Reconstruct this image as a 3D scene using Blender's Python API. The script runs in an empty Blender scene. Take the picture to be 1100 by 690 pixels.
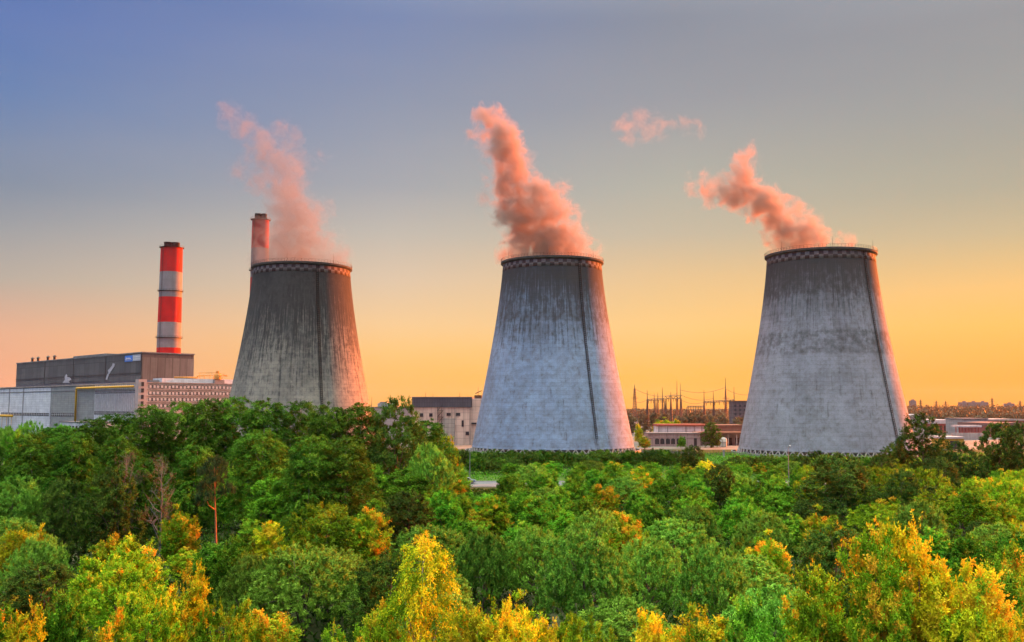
import bpy, bmesh, math, random
import numpy as np
from mathutils import Vector, Matrix

S = bpy.context.scene
COL = S.collection
R = math.radians
PI = math.pi

# ------------------------------------------------------------------ camera
CAM_H, PITCH, FPX = 18.0, R(5.0), 1050.0
cam_data = bpy.data.cameras.new("camera")
cam = bpy.data.objects.new("camera", cam_data)
COL.objects.link(cam)
cam.location = (0, 0, CAM_H)
cam.rotation_euler = (R(90) + PITCH, 0, 0)
cam_data.sensor_width = 36.0
cam_data.lens = 36.0 * FPX / 1100.0
cam_data.clip_start = 0.5
cam_data.clip_end = 40000
S.camera = cam

# ------------------------------------------------------------------ light
SUN_AZ, SUN_EL = R(50.0), R(7.5)          # azimuth from +Y towards +X
SUN_COL, SUN_STR = (1.0, 0.18, 0.012), 5.0
SUN_DIR = Vector((math.sin(SUN_AZ) * math.cos(SUN_EL), math.cos(SUN_AZ) * math.cos(SUN_EL), math.sin(SUN_EL)))
sl = bpy.data.lights.new("sun", 'SUN')
sl.energy = SUN_STR
sl.color = SUN_COL
sl.angle = R(0.5)
sun = bpy.data.objects.new("sun", sl)
COL.objects.link(sun)
sun.rotation_euler = SUN_DIR.to_track_quat('Z', 'Y').to_euler()


def lin(r, g, b):
    f = lambda c: (c / 255 / 12.92) if c / 255 <= 0.04045 else ((c / 255 + 0.055) / 1.055) ** 2.4
    return (f(r), f(g), f(b), 1.0)


class NT:
    """short-hand for building node trees"""
    def __init__(self, nt):
        self.nt = nt
        nt.nodes.clear()

    def n(self, typ, **kw):
        nd = self.nt.nodes.new(typ)
        ins = kw.pop('ins', {})
        for k, v in kw.items():
            setattr(nd, k, v)
        for k, v in ins.items():
            self.set(nd.inputs[k], v)
        return nd

    def set(self, sock, v):
        if isinstance(v, bpy.types.NodeSocket):
            self.nt.links.new(v, sock)
        else:
            sock.default_value = v

    def math(self, op, a, b=None, c=None, clamp=False):
        nd = self.nt.nodes.new('ShaderNodeMath')
        nd.operation = op
        nd.use_clamp = clamp
        for i, v in enumerate((a, b, c)):
            if v is not None:
                self.set(nd.inputs[i], v)
        return nd.outputs[0]

    def vmath(self, op, a, b=None, scale=None):
        nd = self.nt.nodes.new('ShaderNodeVectorMath')
        nd.operation = op
        self.set(nd.inputs[0], a)
        if b is not None:
            self.set(nd.inputs[1], b)
        if scale is not None:
            self.set(nd.inputs['Scale'], scale)
        return nd.outputs['Value'] if op in ('LENGTH', 'DOT_PRODUCT', 'DISTANCE') else nd.outputs[0]

    def maprange(self, v, a, b, c=0.0, d=1.0, smooth=False):
        nd = self.nt.nodes.new('ShaderNodeMapRange')
        nd.interpolation_type = 'SMOOTHSTEP' if smooth else 'LINEAR'
        self.set(nd.inputs[0], v)
        for i, x in enumerate((a, b, c, d)):
            nd.inputs[i + 1].default_value = x
        return nd.outputs[0]

    def mix(self, f, a, b, blend='MIX'):
        nd = self.nt.nodes.new('ShaderNodeMix')
        nd.data_type = 'RGBA'
        nd.blend_type = blend
        self.set(nd.inputs[0], f)
        self.set(nd.inputs[6], a)
        self.set(nd.inputs[7], b)
        return nd.outputs[2]

    def ramp(self, f, stops, interp='LINEAR'):
        nd = self.nt.nodes.new('ShaderNodeValToRGB')
        cr = nd.color_ramp
        cr.interpolation = interp
        while len(cr.elements) > 1:
            cr.elements.remove(cr.elements[-1])
        for i, (p, c) in enumerate(stops):
            e = cr.elements[0] if i == 0 else cr.elements.new(p)
            e.position = p
            e.color = c if len(c) == 4 else (*c, 1)
        self.set(nd.inputs[0], f)
        return nd.outputs[0]

    def noise(self, vec, scale, detail=4.0, rough=0.55, dist=0.0, out='Fac'):
        nd = self.nt.nodes.new('ShaderNodeTexNoise')
        self.set(nd.inputs['Vector'], vec)
        nd.inputs['Scale'].default_value = scale
        nd.inputs['Detail'].default_value = detail
        nd.inputs['Roughness'].default_value = rough
        nd.inputs['Distortion'].default_value = dist
        return nd.outputs['Fac' if out == 'Fac' else 'Color']


# ------------------------------------------------------------------ world
world = bpy.data.worlds.new("World")
S.world = world
world.use_nodes = True
w = NT(world.node_tree)
tc = w.n('ShaderNodeTexCoord')
sx = w.n('ShaderNodeSeparateXYZ', ins={0: tc.outputs['Generated']})
el = sx.outputs[2]
hor = w.vmath('NORMALIZE', w.n('ShaderNodeCombineXYZ', ins={0: sx.outputs[0], 1: sx.outputs[1]}).outputs[0])
sdot = w.vmath('DOT_PRODUCT', hor, (math.sin(SUN_AZ), math.cos(SUN_AZ), 0.0))
el01 = w.math('MAXIMUM', el, 0.0)
HIGH = [(0.52, (0.50, 0.55, 0.62)), (0.8, (1.2, 1.25, 1.25)), (0.9, (3.6, 3.6, 3.3)), (1.0, (12.0, 12.0, 10.2))]  # overhead sky, out of view, brightened to light treetops against darker sides
def sky_ramp(*st_):
    return w.ramp(el01, [(p_, lin(*c_)) for p_, c_ in st_] + HIGH)
left = sky_ramp((0.0, (244, 165, 120)), (0.032, (242, 172, 132)), (0.066, (234, 177, 142)), (0.117, (188, 175, 161)), (0.16, (162, 162, 164)), (0.2, (135, 146, 164)), (0.278, (108, 134, 179)), (0.345, (97, 124, 182)), (0.4, (88, 116, 176)))
midl = sky_ramp((0.0, (255, 180, 84)), (0.035, (253, 193, 106)), (0.06, (252, 202, 130)), (0.083, (248, 206, 150)), (0.13, (225, 200, 171)), (0.175, (196, 188, 176)), (0.22, (169, 170, 175)), (0.304, (144, 153, 175)), (0.377, (118, 137, 179)))
midr = sky_ramp((0.0, (255, 178, 62)), (0.031, (254, 191, 86)), (0.081, (254, 206, 130)), (0.13, (234, 198, 145)), (0.172, (202, 188, 162)), (0.22, (182, 180, 166)), (0.30, (156, 158, 164)), (0.374, (140, 146, 160)))
right = sky_ramp((0.0, (255, 160, 44)), (0.023, (255, 171, 56)), (0.075, (253, 197, 100)), (0.108, (251, 199, 120)), (0.135, (228, 193, 134)), (0.158, (207, 187, 147)), (0.2, (180, 174, 152)), (0.278, (160, 161, 158)), (0.345, (151, 153, 157)))
anti = w.ramp(el01, [(0.0, (0.18, 0.22, 0.40)), (0.12, (0.25, 0.32, 0.60)), (0.35, (0.38, 0.51, 0.92)), (0.6, (0.76, 0.88, 1.15)), (0.8, (1.3, 1.35, 1.4)), (0.9, (3.6, 3.6, 3.3)), (1.0, (12.0, 12.0, 10.2))])  # unseen sky behind the camera, shaped as cool fill for the tower fronts
c0 = w.mix(w.maprange(sdot, 0.216, 0.545), left, midl)
c1 = w.mix(w.maprange(sdot, 0.545, 0.763), c0, midr)
c2 = w.mix(w.maprange(sdot, 0.763, 0.925), c1, right)
veil = w.noise(w.vmath('MULTIPLY', tc.outputs['Generated'], (1.0, 1.0, 5.0)), 3.2, 6, 0.55)
c2 = w.mix(w.maprange(veil, 0.35, 0.7, 0.0, 0.06), c2, (0.60, 0.52, 0.45, 1))
grad = w.mix(w.maprange(sdot, 0.14, -0.45, smooth=True), c2, anti)
sky = w.n('ShaderNodeTexSky', sky_type='NISHITA', sun_disc=False, sun_elevation=SUN_EL, sun_rotation=SUN_AZ)
bg1 = w.n('ShaderNodeBackground', ins={0: w.mix(1.0, sky.outputs[0], (0.012, 0.011, 0.011, 1), 'MULTIPLY'), 1: 0.05})
bg2 = w.n('ShaderNodeBackground', ins={0: grad, 1: 0.246})
add = w.n('ShaderNodeAddShader', ins={0: bg1.outputs[0], 1: bg2.outputs[0]})
wo = w.n('ShaderNodeOutputWorld', ins={0: add.outputs[0]})

vs = S.view_settings
vs.view_transform = 'Standard'
vs.look = 'None'
vs.gamma = 1.0
vs.exposure = 2.0
vs.use_curve_mapping = False
cy = S.cycles
cy.use_denoising = True
cy.max_bounces = 6
cy.diffuse_bounces = 1
cy.glossy_bounces = 2
cy.transmission_bounces = 4
cy.transparent_max_bounces = 8
cy.volume_bounces = 1
cy.volume_step_rate = 1.0
cy.volume_max_steps = 256
cy.sample_clamp_indirect = 6.0
cy.use_adaptive_sampling = True
cy.adaptive_threshold = 0.015

# ------------------------------------------------------------------ helpers
ct, st = math.cos(PITCH), math.sin(PITCH)


def ray(px, py):
    u, v = (px - 550) / FPX, (345 - py) / FPX
    return Vector((u, ct - v * st, v * ct + st))


def at(px, py, Y):
    """world point seen at photo pixel (px,py) that lies Y metres in front of the camera"""
    d = ray(px, py)
    return Vector((0, 0, CAM_H)) + d * (Y / d.y)


def gx(px, Y, py=437):
    return at(px, py, Y).x


def zat(py, Y):
    return at(550, py, Y).z


def depth_for(py, h):
    d = ray(550, py)
    return (h - CAM_H) / (d.z / d.y)


def tag(o, label=None, cat=None, group=None, kind=None):
    for k, v in (('label', label), ('category', cat), ('group', group), ('kind', kind)):
        if v:
            o[k] = v
    return o


def empty(name, loc=(0, 0, 0), rz=0.0, label=None, cat=None, group=None):
    o = bpy.data.objects.new(name, None)
    COL.objects.link(o)
    o.location = loc
    o.rotation_euler = (0, 0, rz)
    o.empty_display_size = 0.5
    return tag(o, label, cat, group)


def link_mesh(name, me, mats, parent=None, loc=None):
    o = bpy.data.objects.new(name, me)
    COL.objects.link(o)
    if mats is not None and not len(me.materials):
        for m in (mats if isinstance(mats, (list, tuple)) else [mats]):
            me.materials.append(m)
    if parent:
        o.parent = parent
    if loc is not None:
        o.location = loc
    return o


def copy_tree(o, parent=None):
    c = o.copy()
    COL.objects.link(c)
    c.parent = parent
    for ch in list(o.children):
        copy_tree(ch, c)
    return c


class MB:
    """collects boxes, bars and lathes, then links them as ONE mesh object"""
    def __init__(self):
        self.v, self.f, self.m, self.uv = [], [], [], []

    def box(self, x0, x1, y0, y1, z0, z1, mi=0):
        b = len(self.v)
        self.v += [(x0, y0, z0), (x1, y0, z0), (x1, y1, z0), (x0, y1, z0), (x0, y0, z1), (x1, y0, z1), (x1, y1, z1), (x0, y1, z1)]
        for q in ((0, 3, 2, 1), (4, 5, 6, 7), (0, 1, 5, 4), (1, 2, 6, 5), (2, 3, 7, 6), (3, 0, 4, 7)):
            self.f.append(tuple(b + i for i in q)); self.m.append(mi)
        return self

    def tube(self, pts, radii, n=6, mi=0, cap=True):
        pts = [Vector(p) for p in pts]
        if not isinstance(radii, (list, tuple)):
            radii = [radii] * len(pts)
        rings = []
        ref = None
        for i, p in enumerate(pts):
            t = (pts[min(i + 1, len(pts) - 1)] - pts[max(i - 1, 0)])
            t = t.normalized() if t.length > 1e-9 else Vector((0, 0, 1))
            if ref is None:
                ref = Vector((1, 0, 0)) if abs(t.x) < 0.8 else Vector((0, 1, 0))
            a = t.cross(ref).normalized()
            bb = t.cross(a).normalized()
            ref = -bb if False else ref
            base = len(self.v)
            for k in range(n):
                an = 2 * PI * k / n
                self.v.append(tuple(p + (a * math.cos(an) + bb * math.sin(an)) * radii[i]))
            rings.append(base)
        for i in range(len(rings) - 1):
            for k in range(n):
                k2 = (k + 1) % n
                self.f.append((rings[i] + k, rings[i] + k2, rings[i + 1] + k2, rings[i + 1] + k)); self.m.append(mi)
        if cap:
            self.f.append(tuple(rings[0] + k for k in range(n))[::-1]); self.m.append(mi)
            self.f.append(tuple(rings[-1] + k for k in range(n))); self.m.append(mi)
        return self

    def lathe(self, prof, n=48, mi=0, c=(0, 0)):
        """prof = [(r,z), ...] closed or open polyline turned about the z axis"""
        base = len(self.v)
        for (r, z) in prof:
            for k in range(n):
                a = 2 * PI * k / n
                self.v.append((c[0] + r * math.cos(a), c[1] + r * math.sin(a), z))
        for i in range(len(prof) - 1):
            for k in range(n):
                k2 = (k + 1) % n
                self.f.append((base + i * n + k, base + i * n + k2, base + (i + 1) * n + k2, base + (i + 1) * n + k)); self.m.append(mi)
        return self

    def prism(self, poly, y0, y1, mi=0):
        """polygon in x,z extruded along y"""
        b = len(self.v); n = len(poly)
        self.v += [(x, y0, z) for x, z in poly] + [(x, y1, z) for x, z in poly]
        self.f.append(tuple(range(b, b + n))); self.m.append(mi)
        self.f.append(tuple(range(b + 2 * n - 1, b + n - 1, -1))); self.m.append(mi)
        for i in range(n):
            j = (i + 1) % n
            self.f.append((b + i, b + n + i, b + n + j, b + j)); self.m.append(mi)
        return self

    def mesh(self, name, mats=None, smooth=False, fix=True):
        me = bpy.data.meshes.new(name)
        me.from_pydata(self.v, [], self.f)
        for m in (mats if isinstance(mats, (list, tuple)) else [mats]) if mats is not None else []:
            me.materials.append(m)
        me.polygons.foreach_set('material_index', self.m)
        if fix:
            bm = bmesh.new(); bm.from_mesh(me)
            bmesh.ops.recalc_face_normals(bm, faces=bm.faces)
            bm.to_mesh(me); bm.free()
        if smooth:
            me.polygons.foreach_set('use_smooth', [True] * len(me.polygons))
        me.update()
        return me

    def build(self, name, mats, parent=None, smooth=False, loc=None, fix=True):
        return link_mesh(name, self.mesh(name, mats, smooth, fix), None, parent, loc)


# ------------------------------------------------------------------ materials
def new_mat(name):
    m = bpy.data.materials.new(name)
    m.use_nodes = True
    return m, NT(m.node_tree)


def finish(t, color, rough=0.85, metal=0.0, spec=0.3, bump=None, bstr=0.3, bdist=0.05):
    b = t.n('ShaderNodeBsdfPrincipled')
    t.set(b.inputs['Base Color'], color)
    t.set(b.inputs['Roughness'], rough)
    b.inputs['Metallic'].default_value = metal
    b.inputs['Specular IOR Level'].default_value = spec
    if bump is not None:
        bn = t.n('ShaderNodeBump', ins={'Height': bump, 'Strength': bstr, 'Distance': bdist})
        t.nt.links.new(bn.outputs[0], b.inputs['Normal'])
    t.n('ShaderNodeOutputMaterial', ins={0: b.outputs[0]})


def weathered(name, col, col2=None, scale=0.4, rough=0.85, streak=0.35, metal=0.0, spec=0.3):
    """paint / concrete / metal with blotches and vertical dirt runs"""
    m, t = new_mat(name)
    tcn = t.n('ShaderNodeTexCoord')
    oc = tcn.outputs['Object']
    n1 = t.noise(oc, scale, 6, 0.6)
    stv = t.vmath('MULTIPLY', oc, (1.0, 1.0, 0.06))
    n2 = t.noise(stv, scale * 3.5, 5, 0.6)
    c2 = col2 or tuple(c * 0.55 for c in col[:3])
    c = t.mix(t.maprange(n1, 0.38, 0.72), (*col[:3], 1), (*c2[:3], 1))
    c = t.mix(t.math('MULTIPLY', t.maprange(n2, 0.5, 0.72), streak), c, (0.05, 0.045, 0.04, 1))
    finish(t, c, rough, metal, spec, n1, 0.25)
    return m


def panelled(name, col, pw, ph, col2=None, gap=(0.12, 0.12, 0.13), mort=0.03, streak=0.4, axis='xz', vary=0.35):
    """cladding: panels pw x ph metres with joints, per-panel tone and dirt runs"""
    m, t = new_mat(name)
    tcn = t.n('ShaderNodeTexCoord')
    oc = tcn.outputs['Object']
    sp = t.n('ShaderNodeSeparateXYZ', ins={0: oc})
    hx = t.math('ADD', sp.outputs[0], sp.outputs[1])
    uv = t.n('ShaderNodeCombineXYZ', ins={0: hx, 1: sp.outputs[2]}).outputs[0]
    br = t.n('ShaderNodeTexBrick', offset=0.0, squash=1.0)
    t.set(br.inputs['Vector'], uv)
    br.inputs['Scale'].default_value = 1.0
    br.inputs['Mortar Size'].default_value = mort
    br.inputs['Mortar Smooth'].default_value = 0.2
    br.inputs['Brick Width'].default_value = pw
    br.inputs['Row Height'].default_value = ph
    c2 = col2 or tuple(c * (1 - vary) for c in col[:3])
    br.inputs['Color1'].default_value = (*col[:3], 1)
    br.inputs['Color2'].default_value = (*c2[:3], 1)
    br.inputs['Mortar'].default_value = (*gap, 1)
    n1 = t.noise(oc, 0.15, 6, 0.6)
    n2 = t.noise(t.vmath('MULTIPLY', oc, (1, 1, 0.05)), 0.9, 5, 0.6)
    c = t.mix(t.math('MULTIPLY', t.maprange(n1, 0.45, 0.7), 0.45), br.outputs[0], tuple(x * 0.5 for x in col[:3]) + (1,))
    c = t.mix(t.math('MULTIPLY', t.maprange(n2, 0.48, 0.7), streak), c, (0.06, 0.05, 0.045, 1))
    finish(t, c, 0.75, 0, 0.35, n2, 0.15)
    return m


def plain(name, col, rough=0.6, metal=0.0, spec=0.4, var=0.25, scale=2.0):
    m, t = new_mat(name)
    oc = t.n('ShaderNodeTexCoord').outputs['Object']
    n1 = t.noise(oc, scale, 5, 0.6)
    c = t.mix(t.maprange(n1, 0.35, 0.7), (*col[:3], 1), tuple(x * (1 - var) for x in col[:3]) + (1,))
    finish(t, c, rough, metal, spec)
    return m


def leaf_mat(name, stops, trans=0.16, rough=0.55):
    """leaves: colour drawn from the per-spray 'tint' value, tree by tree a little different"""
    m, t = new_mat(name)
    a = t.n('ShaderNodeAttribute', attribute_name='tint')
    oi = t.n('ShaderNodeObjectInfo')
    f = t.math('ADD', a.outputs['Fac'], t.math('MULTIPLY', t.math('SUBTRACT', oi.outputs['Random'], 0.5), 0.22), clamp=True)
    c = t.ramp(f, stops)
    hsv = t.n('ShaderNodeHueSaturation', ins={'Color': c})
    t.set(hsv.inputs['Hue'], t.maprange(oi.outputs['Random'], 0, 1, 0.474, 0.503))
    t.set(hsv.inputs['Value'], t.maprange(t.math('FRACT', t.math('MULTIPLY', oi.outputs['Random'], 7.31)), 0, 1, 0.66, 1.35))
    c = hsv.outputs[0]
    d = t.n('ShaderNodeBsdfPrincipled', ins={'Base Color': c, 'Roughness': rough})
    d.inputs['Specular IOR Level'].default_value = 0.04
    tr = t.n('ShaderNodeBsdfTranslucent', ins={'Color': c})
    mx = t.n('ShaderNodeMixShader', ins={0: trans, 1: d.outputs[0], 2: tr.outputs[0]})
    t.n('ShaderNodeOutputMaterial', ins={0: mx.outputs[0]})
    return m


M = {}
M['bark'] = weathered('bark', (0.16, 0.12, 0.085), (0.07, 0.055, 0.04), 3.0, 0.95)
M['birch_bark'] = weathered('birch_bark', (0.50, 0.47, 0.42), (0.16, 0.13, 0.11), 2.5, 0.8)
M['pine_bark'] = weathered('pine_bark', (0.42, 0.17, 0.07), (0.22, 0.10, 0.06), 2.5, 0.9)
M['dead_bark'] = weathered('dead_bark', (0.22, 0.22, 0.20), (0.12, 0.12, 0.11), 2.5, 0.9)
M['leaf_willow'] = leaf_mat('leaf_willow', [(0, (0.068, 0.191, 0.017)), (0.5, (0.144, 0.365, 0.037)), (0.85, (0.219, 0.492, 0.056)), (1, (0.353, 0.572, 0.047))])
M['leaf_green'] = leaf_mat('leaf_green', [(0, (0.030, 0.132, 0.009)), (0.5, (0.088, 0.340, 0.017)), (0.85, (0.180, 0.476, 0.024)), (1, (0.324, 0.493, 0.037))])
M['leaf_lime'] = leaf_mat('leaf_lime', [(0, (0.069, 0.207, 0.008)), (0.5, (0.188, 0.437, 0.013)), (0.75, (0.350, 0.524, 0.019)), (0.9, (0.688, 0.503, 0.019)), (1, (0.780, 0.437, 0.026))])
M['leaf_yellow'] = leaf_mat('leaf_yellow', [(0, (0.071, 0.258, 0.008)), (0.3, (0.192, 0.426, 0.012)), (0.5, (0.627, 0.708, 0.015)), (0.8, (0.686, 0.696, 0.018)), (1, (0.686, 0.489, 0.020))])
M['leaf_birch'] = leaf_mat('leaf_birch', [(0, (0.023, 0.089, 0.008)), (0.5, (0.058, 0.189, 0.012)), (0.9, (0.114, 0.288, 0.019)), (1, (0.177, 0.318, 0.024))])
M['leaf_dark'] = leaf_mat('leaf_dark', [(0, (0.022, 0.064, 0.010)), (0.5, (0.060, 0.143, 0.017)), (0.88, (0.101, 0.195, 0.022)), (1, (0.225, 0.240, 0.022))])
M['leaf_under'] = leaf_mat('leaf_under', [(0, (0.015, 0.05, 0.006)), (0.6, (0.035, 0.10, 0.010)), (1, (0.06, 0.14, 0.015))])  # undergrowth leaf colour darkened to put shade into the gaps between crowns
M['leaf_pine'] = leaf_mat('leaf_pine', [(0, (0.020, 0.055, 0.020)), (1, (0.060, 0.13, 0.040))], trans=0.15)
M['leaf_brown'] = leaf_mat('leaf_brown', [(0, (0.10, 0.085, 0.055)), (0.6, (0.18, 0.145, 0.075)), (1, (0.22, 0.22, 0.06))])
M['leaf_far'] = leaf_mat('leaf_far', [(0, (0.07, 0.065, 0.04)), (0.7, (0.12, 0.105, 0.06)), (1, (0.17, 0.13, 0.06))], trans=0.2)

M['dark_steel'] = plain('dark_steel', (0.055, 0.05, 0.05), 0.6, 0.3)
M['ladder_black'] = plain('ladder_black', (0.012, 0.011, 0.011), 0.9, 0, 0.1)
M['grey_steel'] = plain('grey_steel', (0.30, 0.30, 0.31), 0.5, 0.5)
M['rust_steel'] = weathered('rust_steel', (0.20, 0.11, 0.07), (0.09, 0.05, 0.04), 0.4, 0.9)
M['window_dark'] = plain('window_dark', (0.045, 0.045, 0.055), 0.25, 0, 0.5)
M['window_pale'] = plain('window_pale', (0.80, 0.74, 0.72), 0.3, 0, 0.5, 0.35, 0.8)
M['yellow_paint'] = weathered('yellow_paint', (0.72, 0.40, 0.05), (0.60, 0.30, 0.04), 0.5, 0.6, 0.2)
M['orange_paint'] = weathered('orange_paint', (0.75, 0.30, 0.06), (0.5, 0.2, 0.05), 0.5, 0.6, 0.2)
M['white_paint'] = weathered('white_paint', (0.72, 0.72, 0.74), (0.55, 0.54, 0.54), 0.5, 0.6, 0.15)
M['faded_paint'] = weathered('faded_paint', (0.42, 0.41, 0.46), (0.30, 0.30, 0.33), 0.4, 0.8, 0.3)
M['blue_paint'] = plain('blue_paint', (0.05, 0.22, 0.75), 0.45)
M['grey_paint'] = plain('grey_paint', (0.42, 0.45, 0.52), 0.5)
M['concrete'] = weathered('concrete', (0.36, 0.35, 0.34), (0.22, 0.21, 0.20), 0.25)
M['roof_felt'] = weathered('roof_felt', (0.20, 0.20, 0.21), (0.12, 0.12, 0.12), 0.2)

# ------------------------------------------------------------------ ground, road, yards
def ground_mat():
    m, t = new_mat('ground')
    oc = t.n('ShaderNodeTexCoord').outputs['Object']
    n1 = t.noise(oc, 0.02, 8, 0.65)
    n2 = t.noise(oc, 0.6, 6, 0.7)
    c = t.ramp(n1, [(0.30, (0.035, 0.060, 0.016)), (0.5, (0.055, 0.080, 0.024)), (0.62, (0.09, 0.085, 0.045)), (0.75, (0.11, 0.095, 0.07))])
    c = t.mix(t.maprange(n2, 0.35, 0.7), c, (0.03, 0.035, 0.015, 1))
    finish(t, c, 0.95, 0, 0.1, n2, 0.5, 0.3)
    return m


def sheet(name, pts, z, mat, kind='structure', label=None):
    me = bpy.data.meshes.new(name)
    me.from_pydata([(x, y, z) for x, y in pts], [], [tuple(range(len(pts)))])
    o = link_mesh(name, me, mat)
    if me.polygons[0].normal.z < 0:
        me.flip_normals()
    return tag(o, label, None, None, kind)


sheet('ground', [(-6500, -250), (6500, -250), (6500, 8500), (-6500, 8500)], 0.0, ground_mat())


def asphalt():
    m, t = new_mat('asphalt')
    oc = t.n('ShaderNodeTexCoord').outputs['Object']
    n1 = t.noise(oc, 0.3, 6, 0.6)
    n2 = t.noise(oc, 20, 3, 0.6)
    c = t.mix(n1, (0.20, 0.20, 0.21, 1), (0.12, 0.12, 0.125, 1))
    finish(t, c, 0.9, 0, 0.2, n2, 0.2)
    return m


def grass_mat(name, a, b):
    m, t = new_mat(name)
    oc = t.n('ShaderNodeTexCoord').outputs['Object']
    n1 = t.noise(oc, 0.25, 7, 0.7)
    c = t.mix(t.maprange(n1, 0.35, 0.68), a, b)
    finish(t, c, 0.95, 0, 0.1, t.noise(oc, 3, 5, 0.7), 0.6, 0.2)
    return m


ROAD_D0, ROAD_D1 = 222.0, 238.0
M['asphalt'] = asphalt()
M['lawn'] = grass_mat('lawn', (0.06, 0.16, 0.02, 1), (0.09, 0.12, 0.03, 1))
M['yard'] = weathered('yard', (0.20, 0.17, 0.14), (0.12, 0.10, 0.08), 0.05, 0.95)
sheet('road', [(-260, ROAD_D0), (260, ROAD_D0), (260, ROAD_D1), (-260, ROAD_D1)], 0.02, M['asphalt'])
mk = MB()
for i in range(44):
    x = -260 + i * 12
    mk.box(x, x + 4, 229.9, 230.05, 0.021, 0.026)
tag(mk.build('road_markings', M['white_paint']), kind='structure')
mk = MB()
mk.box(-260, 260, ROAD_D1, ROAD_D1 + 0.3, 0.0, 0.15)
mk.box(-260, 260, ROAD_D0 - 0.3, ROAD_D0, 0.0, 0.15)
tag(mk.build('kerb', M['concrete']), kind='structure')
sheet('lawn', [(-260, ROAD_D1 + 0.3), (260, ROAD_D1 + 0.3), (260, 262), (-260, 262)], 0.012, M['lawn'])
sheet('lawn', [(25, 296), (110, 296), (120, 352), (34, 372)], 0.012, M['lawn'])
sheet('yard', [(-120, 420), (520, 400), (900, 1300), (-200, 1300)], 0.008, M['yard'])

# ------------------------------------------------------------------ cooling towers
PROF = [(0.0, 32.8), (8, 31.35), (19.5, 29.0), (30, 26.8), (40, 24.85), (50, 23.25), (57.6, 22.2), (66, 21.05), (72, 20.35), (76.5, 19.9)]
HT = 76.5


def prof_r(z):
    for (z0, r0), (z1, r1) in zip(PROF, PROF[1:]):
        if z <= z1:
            return r0 + (r1 - r0) * (z - z0) / (z1 - z0)
    return PROF[-1][1]


# smooth the profile with a cubic fit
_c = np.polyfit([p[0] for p in PROF], [p[1] for p in PROF], 3)
prof_r = lambda z: float(np.polyval(_c, z))


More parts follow.
